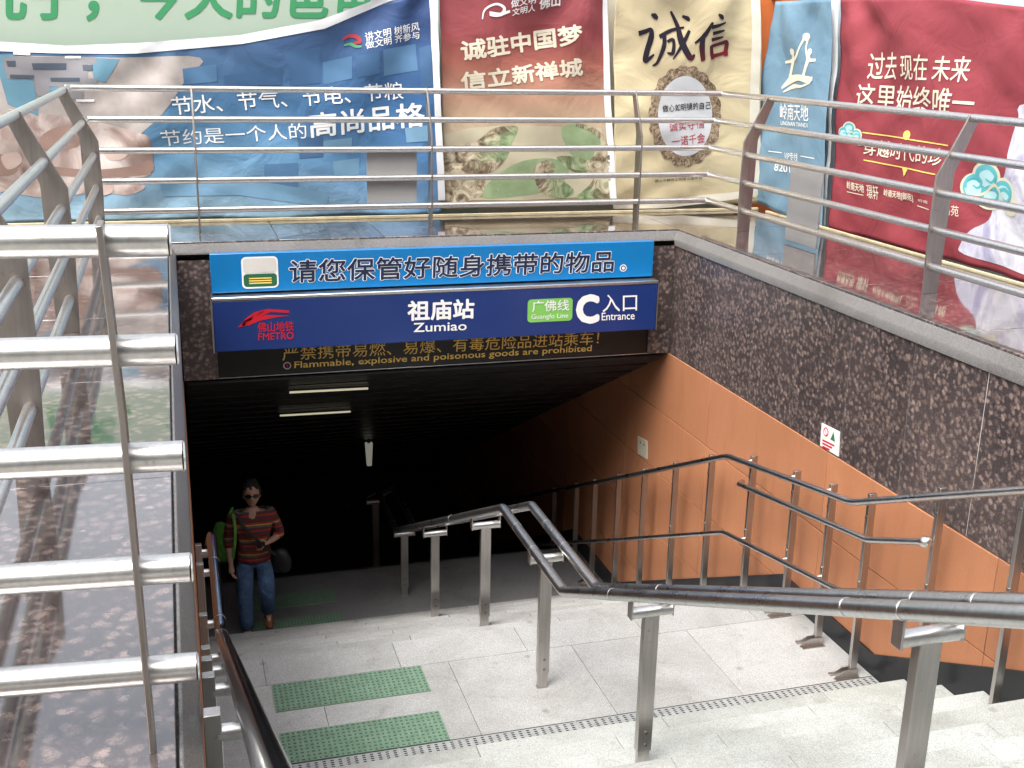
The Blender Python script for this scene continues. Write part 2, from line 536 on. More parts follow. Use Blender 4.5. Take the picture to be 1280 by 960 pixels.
for a, b in zip(yo, yo[1:]):
    for c, d in zip(zo, zo[1:]):
        # keep only panels that clear the floor below them
        zf = L2-14*RI if a > 14 else (L+max(0, YA-b)*.475 if a < YA else (L if b < YB+.4 else L-(b-YB)*.475-.3))
        if c < zf-.02: continue
        if a < YA and d > -.4: continue
        s_ = MB(); s_.box(W+.004, W+.058, a+.003, b-.003, d+.0035, c-.0035)
        obj('terracotta_panel', s_, random.choice(('orange', 'orange1', 'orange2')), rw, bevel=.002)
sk = MB()
top = [(1.0, L+.15+(5.31-1.0)*.475), (5.31, L+.135), (6.42, L+.150), (Y2+.1, L2+.17), (YC+.1, L2+.17), (YC+12*TR, L2-12*RI+.1), (21, L2-12*RI+.1)]
poly = [(W-.014, y, z) for y, z in top] + [(W-.014, y, z-.75) for y, z in reversed(top)]
for i in range(len(top)-1):
    (ya, za), (yb, zb) = top[i], top[i+1]
    sk.prism([(W-.012, ya, za), (W-.012, yb, zb), (W-.012, yb, zb-.7), (W-.012, ya, za-.7)], (.015, 0, 0))
obj('skirting', sk, 'skirt', rw)
lw = empty('shaded_side_wall', (-.1, 6, L), 'side wall under the handrail beside the left ledge', 'wall')
for a, b in zip(yj, yj[1:]):
    s_ = MB(); s_.box(-.06, -.012, a+.0012, b-.0012, ZB, -.006)
    obj('granite_slab', s_, 'wallgranite%d' % random.randrange(3), lw, bevel=.001)
s_ = MB(); s_.box(-.30, -.06, -1.0, 21, -7.2, -.055)
obj('wall_core', s_, 'coping', lw)
s_ = MB(); s_.box(-.058, -.004, -1.0, D, -4.6, ZB-.003)
obj('terracotta_panel', s_, 'orange', lw)
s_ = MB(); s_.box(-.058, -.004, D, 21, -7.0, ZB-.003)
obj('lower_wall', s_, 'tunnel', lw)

# ------------------------------------------------------------------ portal: lintel, jambs, passage
po = empty('entrance_lintel', (W/2, D, ZB), 'brown granite lintel and side strips above the dark passage', 'lintel')
s_ = MB()
s_.box(.002, .255, D, D+.26, ZB+.002, -.004); s_.box(3.765, W+.010, D, D+.26, ZB+.002, -.004)
obj('granite_slab', s_, 'wallgranite0', po, bevel=.001)
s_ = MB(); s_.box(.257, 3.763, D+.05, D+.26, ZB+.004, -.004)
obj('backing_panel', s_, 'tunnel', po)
s_ = MB()
s_.box(-.3, W+.3, D+.27, D+.6, ZB+.01, -.13)
obj('lintel_beam', s_, 'coping', po)
ce = MB()
sl_ = -.475
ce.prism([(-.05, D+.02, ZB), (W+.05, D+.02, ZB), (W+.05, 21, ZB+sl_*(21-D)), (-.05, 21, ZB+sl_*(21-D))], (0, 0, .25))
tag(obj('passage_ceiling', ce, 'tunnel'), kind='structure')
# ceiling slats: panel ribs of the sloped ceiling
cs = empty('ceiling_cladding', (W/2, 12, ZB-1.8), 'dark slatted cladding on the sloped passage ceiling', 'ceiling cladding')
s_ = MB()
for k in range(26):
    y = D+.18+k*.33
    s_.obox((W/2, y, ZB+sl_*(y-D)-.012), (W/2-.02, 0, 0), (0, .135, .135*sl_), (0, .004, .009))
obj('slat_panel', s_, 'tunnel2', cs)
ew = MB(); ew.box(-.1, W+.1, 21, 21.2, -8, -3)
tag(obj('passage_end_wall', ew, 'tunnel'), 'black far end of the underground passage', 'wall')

# fluorescent tubes
M['tube'] = mat('fluorescent_tube', (.8, .8, .6), .4)
_t, _b = nodes(M['tube'])
_b.inputs['Emission Color'].default_value = (1.0, .94, .66, 1)
_b.inputs['Emission Strength'].default_value = .16
M['housing'] = painted('grey_lamp_housing', (.10, .10, .10), .5)
def ceil_point(px, py):
    d = FW + RR*((px-640)/F) - UU*((py-480)/F)
    # ceiling plane z = ZB + sl_*(y-D) - .05
    k = (ZB-.06-sl_*D + sl_*CAM.y - CAM.z)/(d.z-sl_*d.y)
    return CAM+d*k
def lamp(p0, p1, label):
    p0, p1 = ceil_point(*p0), ceil_point(*p1)
    mid = (p0+p1)/2
    t = empty('ceiling_lamp', mid, label, 'ceiling lamp', 'fluorescent lamps in the passage')
    a = MB(); a.tube([p0, p1], .009, 10); obj('tube', a, 'tube', t)
    u = (p1-p0)/2
    a = MB(); a.obox(mid+Vector((0, .016, .034)), u*1.03, (0, .03, .03*sl_), (0, .004, .007)); obj('housing', a, 'housing', t)
lamp((362, 490.5), (460, 485.5), 'dim yellowish tube lamp on the dark ceiling, nearest the signboards')
lamp((350, 519.5), (438, 514.5), 'dim yellowish tube lamp on the dark ceiling, second from the signboards')
cpt = ceil_point(461, 553)
t = empty('ceiling_lamp', cpt, 'small pale box lamp hanging from the dark sloped ceiling', 'ceiling lamp', 'fluorescent lamps in the passage')
M['box_lamp'] = mat('pale_lamp_shade', (.5, .48, .42), .5)
_t, _b = nodes(M['box_lamp']); _b.inputs['Emission Color'].default_value = (.95, .95, .78, 1); _b.inputs['Emission Strength'].default_value = .07
a = MB(); v8 = [(dx*(.045 if dz > -.1 else .028)+.0, dy*.035, dz) for dz in (-.30, -.005) for dy in (-1, 1) for dx in (-1, 1)]
a.add([cpt+Vector(v) for v in v8], [(0, 2, 3, 1), (4, 5, 7, 6), (0, 1, 5, 4), (2, 6, 7, 3), (0, 4, 6, 2), (1, 3, 7, 5)]); obj('lamp_shade', a, 'box_lamp', t, bevel=.006)
a = MB(); a.tube([cpt+Vector((0, 0, -.005)), cpt+Vector((0, 0, .05))], .02, 10); obj('stem', a, 'housing', t)

# ------------------------------------------------------------------ lettering and flat prints
_fc = {}
def font_mesh(body, bold, res=3):
    c = bpy.data.curves.new('lettering', 'FONT')
    c.body = body; c.size = 1; c.offset = bold; c.resolution_u = res
    o = bpy.data.objects.new('lettering', c); COL.objects.link(o)
    dg = bpy.context.evaluated_depsgraph_get()
    me = bpy.data.meshes.new_from_object(o.evaluated_get(dg))
    bpy.data.objects.remove(o); bpy.data.curves.remove(c)
    return me
def refine(bm, mx):
    for _ in range(6):
        es = [e for e in bm.edges if e.calc_length() > mx]
        if not es: break
        bmesh.ops.subdivide_edges(bm, edges=es, cuts=1, use_grid_fill=False)
        bmesh.ops.triangulate(bm, faces=[f for f in bm.faces if len(f.verts) > 3])
def lettering(body, p0, p1, pt, n, m, parent, bold=0.0, eps=.002, conform=None, name='lettering', fit=None, lean=0.0):
    """text whose box runs from p0 (bottom left) to p1 (bottom right), pt above p0; n = outward normal"""
    me = font_mesh(body, 0.0)
    xs = [v.co.x for v in me.vertices]; ys = [v.co.y for v in me.vertices]
    x0, x1, y0, y1 = min(xs), max(xs), min(ys), max(ys)
    if fit: y0, y1 = fit
    p0, p1, pt, n = Vector(p0), Vector(p1), Vector(pt), Vector(n)
    for v in me.vertices:
        a = (v.co.x-x0)/(x1-x0); b = (v.co.y-y0)/(y1-y0)
        v.co = p0 + (p1-p0)*a + (pt-p0)*(b) + (p1-p0).normalized()*lean*b*(pt-p0).length
    bm = bmesh.new(); bm.from_mesh(me)
    bmesh.ops.remove_doubles(bm, verts=bm.verts, dist=1e-5)
    if conform:
        bmesh.ops.triangulate(bm, faces=bm.faces)
        refine(bm, .05)
    lay = {v: 0 for v in bm.verts}
    if bold > .003:                       # heavier strokes: the same outline laid down again with tiny shifts
        e_ = (pt-p0).length/(y1-y0)*bold
        ax, az = (p1-p0).normalized(), (pt-p0).normalized()
        src = list(bm.faces)
        for q in range(8):
            r_ = bmesh.ops.duplicate(bm, geom=src)
            for v in [g_ for g_ in r_['geom'] if isinstance(g_, bmesh.types.BMVert)]:
                v.co += ax*(e_*math.cos(q*PI/4))+az*(e_*math.sin(q*PI/4)); lay[v] = q+1
    for v in bm.verts:
        k_ = eps+lay[v]*.00012
        v.co = (conform(v.co) if conform else v.co) + n*k_
    bm.normal_update()
    for f in bm.faces:
        if f.normal.dot(n) < 0: f.normal_flip()
    bm.to_mesh(me); bm.free()
    off = wloc(parent)
    for v in me.vertices: v.co -= off
    set_mats(me, m)
    o = bpy.data.objects.new(name, me); COL.objects.link(o); o.parent = parent
    return o
def patch(polys, n, m, parent, eps=.002, conform=None, name='print', mx=.05, joined=False):
    """flat print from one or several planar polygons"""
    n = Vector(n)
    if not joined and len(polys) > 1:          # each printed shape is a part of its own
        return [patch([q], n, m, parent, eps+.0002*i, conform, name, mx) for i, q in enumerate(polys)]
    bm = bmesh.new()
    for poly in polys:
        vs = [bm.verts.new(p) for p in poly]
        bm.faces.new(vs)
    bmesh.ops.remove_doubles(bm, verts=bm.verts, dist=1e-5)
    bmesh.ops.triangulate(bm, faces=bm.faces)
    if conform:
        refine(bm, mx)
        for v in bm.verts: v.co = conform(v.co)
    for v in bm.verts: v.co += n*eps
    bm.normal_update()
    for f in bm.faces:
        if f.normal.dot(n) < 0: f.normal_flip()
    off = wloc(parent)
    for v in bm.verts: v.co -= off
    me = bpy.data.meshes.new(name); bm.to_mesh(me); bm.free()
    if conform:
        for p in me.polygons: p.use_smooth = True
    set_mats(me, m)
    o = bpy.data.objects.new(name, me); COL.objects.link(o); o.parent = parent
    return o
def smooth_poly(pts, k=5, closed=True):
    n = len(pts); out = []
    rng = range(n) if closed else range(n-1)
    g_ = (lambda i: Vector(pts[i % n])) if closed else (lambda i: Vector(pts[max(0, min(n-1, i))]))
    for i in rng:
        a, b, c, d = g_(i-1), g_(i), g_(i+1), g_(i+2)
        for j in range(k):
            t = j/k
            out.append(.5*((2*b)+(c-a)*t+(2*a-5*b+4*c-d)*t*t+(3*b-a-3*c+d)*t**3))
    if not closed: out.append(Vector(pts[-1]))
    return out
def strip_polys(pts, wd, side):
    """ribbon of quads along a planar polyline; side(t) gives the in-plane normal"""
    out = []
    pts = [Vector(p) for p in pts]
    ws = wd if isinstance(wd, (list, tuple)) else [wd]*len(pts)
    L_, R_ = [], []
    for i, p in enumerate(pts):
        tg = (pts[min(i+1, len(pts)-1)]-pts[max(i-1, 0)]).normalized()
        s_ = side(tg)
        L_.append(p+s_*ws[i]/2); R_.append(p-s_*ws[i]/2)
    for i in range(len(pts)-1): out.append([L_[i], L_[i+1], R_[i+1], R_[i]])
    return out
def ink(name, c, rough=.55): return painted(name, c, rough, .06, 6, .3)
M['white_ink'] = ink('white_print', (.80, .80, .79))
M['navy_ink'] = ink('navy_print', (.012, .02, .06))
M['red_ink'] = ink('red_print', (.50, .012, .025))
M['gold_ink'] = ink('gold_print', (.88, .62, .15))
M['lime'] = ink('lime_green_panel', (.20, .50, .10))
M['black_ink'] = ink('black_print', (.012, .01, .012))

# ------------------------------------------------------------------ the three signboards over the entrance
NY = (0, -1, 0)
M['sky_panel'] = painted('bright_blue_panel', (.004, .16, .42), .25, .05, 1.2, .5)
M['navy_panel'] = painted('navy_blue_panel', (.010, .030, .150), .2, .06, 1.2, .5)
M['led_panel'] = painted('black_display_panel', (.010, .010, .010), .4, .2, 6)
M['alu'] = steel_mat('aluminium_trim', (.78, .78, .78), .3)
SX0, SX1 = .236, 3.742
y1 = D-.07
sb = empty('station_signboard', (2, D, -.14), 'bright blue upper signboard with outlined dark characters over the entrance', 'signboard')
a = MB(); a.box(SX0, SX1, y1, D-.002, -.284, .006); obj('panel', a, 'sky_panel', sb, bevel=.004)
pY = dict(Y=y1)
def L3(p0, p1, pt, **k): return at(*p0, **k), at(*p1, **k), at(*pt, **k)
for mm, bo, ep in (('white_ink', .046, .0012), ('navy_ink', .016, .0034)):
    lettering('请您保管好随身携带的物品', *L3((362, 353.5), (766, 339.5), (362, 325.5), **pY), NY, mm, sb, bold=bo, eps=ep)
c0 = at(779, 335, **pY)
def ring(c, r, u, v, n=20): return [Vector(c)+Vector(u)*(r*math.cos(2*PI*i/n))+Vector(v)*(r*math.sin(2*PI*i/n)) for i in range(n)]
XZ = ((1, 0, 0), (0, 0, 1))
patch([ring(c0, .030, *XZ)], NY, 'white_ink', sb, .0015, name='full_stop'); patch([ring(c0, .022, *XZ)], NY, 'navy_ink', sb, .0025, name='full_stop'); patch([ring(c0, .013, *XZ)], NY, 'white_ink', sb, .0035, name='full_stop')
# rounded green card with a white outline at the left end of the board
def rrect(x0, x1, z0, z1, r, y):
    out = []
    for cx, cz, a0 in ((x1-r, z1-r, 0), (x0+r, z1-r, 90), (x0+r, z0+r, 180), (x1-r, z0+r, 270)):
        for i in range(6): out.append(Vector((cx+r*math.cos(rad(a0+18*i)), y, cz+r*math.sin(rad(a0+18*i)))))
    return out
a0, a1 = at(303, 361, **pY), at(347, 320, **pY)
M['card_green'] = ink('dark_green_print', (.02, .12, .05))
M['card_pale'] = ink('pale_print', (.62, .60, .56))
patch([rrect(a0.x, a1.x, a0.z, a1.z, .035, y1)], NY, 'white_ink', sb, .0015, name='card')
zc_ = a0.z+(a1.z-a0.z)*.46
patch([rrect(a0.x+.012, a1.x-.012, a0.z+.012, zc_, .025, y1)], NY, 'card_green', sb, .003, name='card')
patch([rrect(a0.x+.012, a1.x-.012, zc_+.008, a1.z-.012, .025, y1)], NY, 'card_pale', sb, .003, name='card')
patch([rrect(a0.x+.05, a1.x-.05, a0.z+.035+.018*i, a0.z+.044+.018*i, .004, y1) for i in range(3)], NY, 'gold_ink', sb, .0042, name='card')

y2 = D-.16
nb = empty('station_signboard', (2, D, -.52), 'navy lower lightbox signboard with the station name and green line badge', 'signboard')
a = MB(); a.box(SX0-.002, SX1+.012, y2, D-.002, -.712, -.328); obj('panel', a, 'navy_panel', nb, bevel=.006)
a = MB(); a.box(SX0-.008, SX1+.018, y2-.004, D-.002, -.3275, -.300); obj('top_trim', a, 'alu', nb, bevel=.006)
a = MB(); a.box(SX0-.012, SX0-.003, y2-.003, D-.002, -.716, -.3285); a.box(SX1+.013, SX1+.022, y2-.003, D-.002, -.716, -.3285); obj('end_trim', a, 'post_steel', nb)
pN = dict(Y=y2)
lettering('祖庙站', *L3((510, 400.5), (592, 397.5), (510, 376.5), **pN), NY, 'white_ink', nb, bold=.03)
lettering('Zumiao', *L3((517, 415), (583, 412.5), (517, 404), **pN), NY, 'white_ink', nb, bold=.012)
b0, b1 = at(659, 404, **pN), at(716, 372, **pN)
patch([rrect(b0.x, b1.x, b0.z+.005, b1.z, .03, y2)], NY, 'lime', nb, .002, name='badge')
lettering('广佛线', *L3((665, 390), (711, 388), (665, 376), **pN), NY, 'white_ink', nb, bold=.006, eps=.004)
lettering('Guangfo Line', *L3((664, 400.5), (710, 398.5), (664, 393), **pN), NY, 'white_ink', nb, bold=.0, eps=.004)
lettering('C', *L3((722, 403), (747, 402), (722, 370.5), **pN), NY, 'white_ink', nb, bold=.05)
lettering('入口', *L3((753, 390), (796, 388.3), (753, 368.5), **pN), NY, 'white_ink', nb, bold=.004)
lettering('Entrance', *L3((752, 400.5), (793, 399), (752, 391), **pN), NY, 'white_ink', nb, bold=.006)
for out in ([(297, 409), (306, 401), (322, 392), (332, 387), (330, 391), (318, 397), (312, 402), (304, 408)],
            [(306, 399), (318, 390), (335, 386), (361, 388), (362, 391), (338, 390), (326, 395), (322, 396.5), (332, 393.5), (362, 394.5), (345, 396.5), (324, 401), (310, 407), (302, 407)]):
    patch([[at(x, y, **pN) for x, y in out]], NY, 'red_ink', nb, .002, name='emblem')
lettering('佛山地铁', *L3((322, 415.5), (367, 413.6), (322, 403), **pN), NY, 'red_ink', nb, bold=.006)
lettering('FMETRO', *L3((323, 425.5), (367, 423.6), (323, 416.5), **pN), NY, 'red_ink', nb, bold=.01)

y3 = D+.018
lb = empty('warning_display', (2, D, -.85), 'black display board with gold warning characters under the navy lightbox', 'display board')
a = MB(); a.box(.262, 3.758, y3, D+.049, ZB+.006, -.40); obj('panel', a, 'led_panel', lb)
a = MB(); a.box(.258, 3.762, y3-.008, D+.049, ZB+.002, ZB+.0055); obj('bottom_trim', a, 'alu', lb)
pL = dict(Y=y3)
lettering('严禁携带易燃、易爆、有毒危险品进站乘车！', *L3((353, 451), (748, 430.5), (353, 433), **pL), NY, 'gold_ink', lb, bold=.002)
lettering('Flammable, explosive and poisonous goods are prohibited', *L3((368, 462.5), (739, 441), (368, 452), **pL), NY, 'gold_ink', lb, bold=.012)
c0 = at(359, 457, **pL)
patch([ring(c0, .03, *XZ)], NY, 'card_pale', lb, .002, name='seal'); patch([ring(c0, .022, *XZ)], NY, 'black_ink', lb, .003, name='seal')
patch([ring(c0+Vector((0, 0, dz)), .006, *XZ, n=8) for dz in (-.01, 0, .01)], NY, 'red_ink', lb, .004, name='seal')

# small notice plates on the side wall
NX = (-1, 0, 0)
M['plate_white'] = painted('white_enamel_plate', (.72, .71, .68), .35, .05)
M['plate_cream'] = painted('cream_plate', (.50, .46, .36), .4, .08)
M['leaf_ink'] = ink('green_print', (.03, .16, .06))
xp = W+.012-.008
pw = empty('notice_plate', (W, 6.03, -.87), 'small white safety notice with red and green symbols on the brown granite', 'notice')
cor = [at(x, y, X=xp) for x, y in ((1027, 529), (1049, 540), (1047.5, 570.5), (1025, 557))]
a = MB(); a.prism(cor, (.0075, 0, 0)); obj('plate', a, 'plate_white', pw)
pX = dict(X=xp)
YZ = ((0, -1, 0), (0, 0, 1))
c0 = at(1032.5, 540, **pX)
patch([[*ring(c0, .030, *YZ)]], NX, 'red_ink', pw, .001, name='symbol'); patch([ring(c0, .022, *YZ)], NX, 'white_ink', pw, .002, name='symbol')
patch([[c0+Vector((0, a_, b_)) for a_, b_ in ((-.02, -.016), (-.014, -.02), (.02, .016), (.014, .02))]], NX, 'red_ink', pw, .003, name='symbol')
c1 = at(1041.5, 546, **pX)
patch([[c1+Vector((0, a_, b_)) for a_, b_ in ((-.028, -.026), (.028, -.026), (0, .032))]], NX, 'leaf_ink', pw, .001, name='symbol')
for i in range(3):
    q0, q1 = at(1028, 551+4*i, **pX), at(1043-3*i, 558.5+4*i-1.5*i, **pX)
    patch([[q0, q1, q1+Vector((0, 0, .012)), q0+Vector((0, 0, .012))]], NX, 'red_ink', pw, .001, name='symbol')
pc = empty('notice_plate', (W, 9.0, -1.96), 'small cream plate on the terracotta panels in the shade above the handrail', 'notice')
xc = W+.004-.008
a = MB(); a.prism([at(x, y, X=xc) for x, y in ((797, 545), (808.5, 551.5), (808.5, 574), (797, 567))], (.0075, 0, 0)); obj('plate', a, 'plate_cream', pc)
for (x, y) in ((800.5, 553), (805, 556)):
    patch([ring(at(x, y, X=xc), .012, *YZ, n=10)], NX, 'black_ink', pc, .001, name='symbol')

# ------------------------------------------------------------------ guard railings on the ledge
PR = .024
def lean(z): return E_*max(0.0, (z-.80)/(1.145-.80)) if z > .80 else 0.0
def plate_mb(x, y, nx, ny):
    # bent steel plate standing square to the rail; (nx, ny) points away from the stairwell
    m_ = MB()
    def P_(o, z): return (x+nx*o, y+ny*o, z)
    out = [(-.035, ZL), (-.045, .45), (-.04, .80), (lean(1.145)-.045, 1.115), (lean(1.145)-.028, 1.160), (lean(1.145)+.02, 1.172), (lean(1.145)+.045, 1.13), (.085, .82), (.08, .45), (.07, ZL)]
    tx, ty = -ny*.007, nx*.007
    m_.prism([(P_(o, z)[0]-tx, P_(o, z)[1]-ty, z) for o, z in out], (2*tx, 2*ty, 0))
    return m_
PLACE_B = [(.19, 'a'), (2.015, 'b'), (3.82, 'c')]
back_r = empty('guard_railing', (2, D+Q, ZL), 'five bar steel guard railing along the back ledge in front of the hanging banners', 'railing', 'guard railings on the ledge')
right_r = empty('guard_railing', (W+Q, 6, ZL), 'five bar steel guard railing on the right ledge in front of the red banner', 'railing', 'guard railings on the ledge')
left_r = empty('guard_railing', (-Q, 5, ZL), 'five bar steel guard railing on the left ledge, its nearest end turning across the ledge', 'railing', 'guard railings on the ledge')
for z in RZ:
    e = lean(z)
    a = MB(); a.tube([(-Q-e, D+Q+e, z), (W+Q+e, D+Q+e, z)], PR, 20); obj('rail', a, 'rail_steel', back_r)
    a = MB(); a.tube([(W+Q+e, D+Q+e, z), (W+Q+e, -1.5, z)], PR, 20); obj('rail', a, 'rail_steel', right_r)
    a = MB(); a.tube([(-Q-e, D+Q+e-.002, z), (-Q-e, 2.265, z)], PR, 20); obj('rail', a, 'rail_steel', left_r)
    # weld blobs at the two far corners
    for s_, pr in ((-1, back_r), (1, right_r)):
        a = MB(); xx = (-Q-e) if s_ < 0 else (W+Q+e)
        a.tube([(xx-.026, D+Q+e, z), (xx+.026, D+Q+e, z)], [.0245, .0245], 14); a.tube([(xx, D+Q+e-.026, z), (xx, D+Q+e+.02, z)], .0246, 14)
        obj('corner_joint', a, 'collar', pr)
ZN = (1.142, .932, .715, .474, .247)
for z in ZN:
    a = MB(); a.tube([(0.0, 2.2, z), (-Q-.09, 2.255, z)], .0305, 28); r_ = obj('cross_rail', a, 'rail_steel', left_r)
    a = MB(); a.tube([(.0004, 2.2, z), (.004, 2.2, z)], [.0306, .027], 28); obj('end_cap', a, 'collar', r_)
for x, k in PLACE_B: obj('post', plate_mb(x, D+Q, 0, 1), 'guard_post', back_r, bevel=.002)
for y in (8.41, 5.93, 3.45, .97): obj('post', plate_mb(W+Q, y, 1, 0), 'guard_post', right_r, bevel=.002)
for y in (8.72, 5.94, 4.12): obj('post', plate_mb(-Q, y, -1, 0), 'guard_post', left_r, bevel=.002)
a = MB()
a.prism([(-.106, 2.158, ZL), (-.112, 2.158, .80), (-.124, 2.140, 1.18), (-.124, 2.215, 1.18), (-.112, 2.232, .80), (-.106, 2.232, ZL)], (.012, 0, 0))
obj('post', a, 'guard_post', left_r, bevel=.002)

# plain grey plates hung behind the lower bars
M['plate_grey'] = painted('grey_metal_sheet', (.30, .295, .29), .5, .06, 3, .4)
pt = tag(obj('hung_plate', (lambda m_: (m_.box(1.50, 1.905, D+Q+.03, D+Q+.042, .275, .70), m_)[1])(MB()), 'plate_grey', loc=(1.7, D+Q+.035, .27), bevel=.002), 'plain grey metal plate hung behind the bars in front of the blue banner', 'metal plate', 'grey plates on the railings')
a = MB(); a.box(W+Q+.10, W+Q+.115, 7.42, 7.88, .10, .69)
tag(obj('hung_plate', a, 'plate_grey', loc=(W+Q+.1, 7.65, .09), bevel=.002), 'plain grey metal plate behind the right railing in front of the pale blue banner', 'metal plate', 'grey plates on the railings')

# ------------------------------------------------------------------ handrails
SLP = .472
def floor_z(y):
    if y < YA:
        k = int((YA-y)/TR)+1
        return L+RI*min(k, 14)
    if y < YB: return L
    if y < Y2: return L-RI*(int((y-YB)/TR)+1)
    if y < YC: return L2
    return L2-RI*(int((y-YC)/TR)+1)
CK = (5.09, 6.25, -1.232)      # near knee, far knee, height over the landing
def rail_z(y):
    a, b, z = CK
    if y < a: return z+(a-y)*SLP
    if y < b: return z
    if y < 9.85: return z-(y-b)*SLP
    zl = z-(9.85-b)*SLP
    return zl if y < 10.9 else zl-(y-10.9)*SLP
def rail_path(x, y0, y1):
    ks = [y0]+[k for k in (CK[0], CK[1], 9.85, 10.9) if y0 < k < y1]+[y1]
    return [(x, y, rail_z(y)) for y in ks]
def round_corners(pts, r=.05, k=5):
    pts = [Vector(p) for p in pts]; out = [pts[0]]
    for i in range(1, len(pts)-1):
        a, b, c = pts[i-1], pts[i], pts[i+1]
        p, q = b+(a-b).normalized()*r, b+(c-b).normalized()*r
        for j in range(k+1):
            t = j/k
            out.append(p*(1-t)**2+b*2*t*(1-t)+q*t*t)
    return out+[pts[-1]]
ch = empty('central_handrail', (1.94, 5.7, L), 'double pipe steel handrail on posts down the middle of the stairs', 'handrail')
PC = .0285
def collar(x, y, par, r=PC):
    d = Vector((0, 1, (rail_z(y+.01)-rail_z(y-.01))/.02)).normalized()
    c = Vector((x, y, rail_z(y)))
    a = MB(); a.tube([c-d*.004, c+d*.004], r+.0012, 24); return a
for x, ys_ in ((1.845, (5.62, 5.95, 4.42, 2.62, 2.36, 7.6)), (2.03, (5.62, 5.95, 4.30, 2.55, 2.30, 7.6))):
    a = MB(); a.tube(round_corners(rail_path(x, .7, 13.5), .03, 3), PC, 24); p_ = obj('pipe', a, 'pipe', ch)
    for y in ys_: obj('collar', collar(x, y, ch), 'collar', p_)
def center_post(y, ins=True):
    zf, zt = floor_z(y), rail_z(y)-.088
    x = 1.94
    a = MB(); a.box(x-.036, x+.036, y-.019, y+.019, zf+.09, zt-.012); p_ = obj('post', a, 'post_steel', ch, bevel=.003)
    a = MB(); a.box(x-.029, x+.029, y-.014, y+.014, zf+.004, zf+.1); a.box(x-.034, x+.034, y-.02, y+.02, zf-.002, zf+.005); obj('foot', a, 'post_steel', p_)
    for dz in (.125, .19):
        a = MB(); a.tube([(x+.004, y-.019, zf+dz), (x+.004, y-.0245, zf+dz)], .0085, 10); obj('bolt', a, 'bolt', p_)
    a = MB(); a.tube([(x-.098, y, zt), (x+.098, y, zt)], .026, 20); c_ = obj('crossbar', a, 'rail_steel', p_, ang=50)
    for s_, px in ((-1, 1.845), (1, 2.03)):
        a = MB(); a.box(x+s_*.099-.004, x+s_*.099+.004, y-.024, y+.024, zt-.024, zt+.07); obj('bracket', a, 'post_steel', p_, bevel=.002)
for y in (2.37, 4.2, 5.68, 7.0, 8.6, 9.95, 11.6): center_post(y)

# left handrail, bracketed off the side wall
lh = empty('wall_handrail', (.06, 5, L), 'thick single pipe steel handrail on brackets beside the left ledge', 'handrail')
a = MB(); a.tube(round_corners(rail_path(.10, .9, 13), .05, 4), .028, 28); p_ = obj('pipe', a, 'pipe_mirror', lh)
for y in (5.22, 4.86, 5.9): obj('collar', collar(.10, y, lh, .028), 'collar', p_)
for y in (2.4, 3.3, 3.95, 4.55, 5.35, 5.95, 6.9, 7.9):
    zf, zt = floor_z(y), rail_z(y)-.085
    a = MB(); a.box(.004, .044, y-.02, y+.02, zf, zt+.06); q_ = obj('post', a, 'post_steel', lh, bevel=.002)
    a = MB(); a.tube([(.035, y, zt), (.105, y, zt)], .022, 18); obj('crossbar', a, 'rail_steel', q_)
    a = MB(); a.box(.096, .104, y-.02, y+.02, zt-.02, zt+.062); obj('bracket', a, 'post_steel', q_)
    a = MB(); a.tube([(.104, y, zt), (.11, y, zt)], .009, 10); obj('bolt', a, 'bolt', q_)

# right handrail: three pipes in front of posts standing by the panelled wall
rh = empty('wall_handrail', (3.8, 6, L), 'three tier steel handrail with posts in front of the terracotta panels', 'handrail')
XR = 3.75
top = [(XR, .8, 1.03), (XR, 5.417, -1.045), (XR, 6.985, -1.313), (XR, 12.05, -3.652), (XR, 13.5, -4.3)]
lowr = [(XR, 1.0, .46), (XR, 5.437, -1.632), (XR, 6.955, -1.90), (XR, 9.205, -2.955), (XR, 13, -4.72)]
mid = [(XR+.05, 6.83, -1.455), (XR, 6.79, -1.455), (XR, 5.22, -1.20), (XR, 4.74, -1.0)]
def line_z(pts, y):
    for a, b in zip(pts, pts[1:]):
        if a[1] <= y <= b[1]: return a[2]+(b[2]-a[2])*(y-a[1])/(b[1]-a[1])
for nm, pts, r in (('top_pipe', top, .021), ('lower_pipe', lowr, .018), ('middle_pipe', mid, .019)):
    a = MB(); a.tube(round_corners(pts, .02 if nm == 'middle_pipe' else .06, 4), r, 20); p_ = obj(nm, a, 'pipe', rh)
    if nm == 'middle_pipe':
        a = MB()
        bm = bmesh.new(); bmesh.ops.create_uvsphere(bm, u_segments=16, v_segments=10, radius=.034, matrix=Matrix.Translation((XR+.012, 4.735, -1.0)))
        me = bpy.data.meshes.new('end_ball'); bm.to_mesh(me); bm.free()
        obj('end_ball', me, 'collar', p_)
PY = [1.6, 2.2, 2.85, 3.5, 4.132, 4.728, 5.328, 5.729, 6.155, 6.73, 7.36, 7.98, 8.6, 9.18, 9.78, 10.3, 11.0]
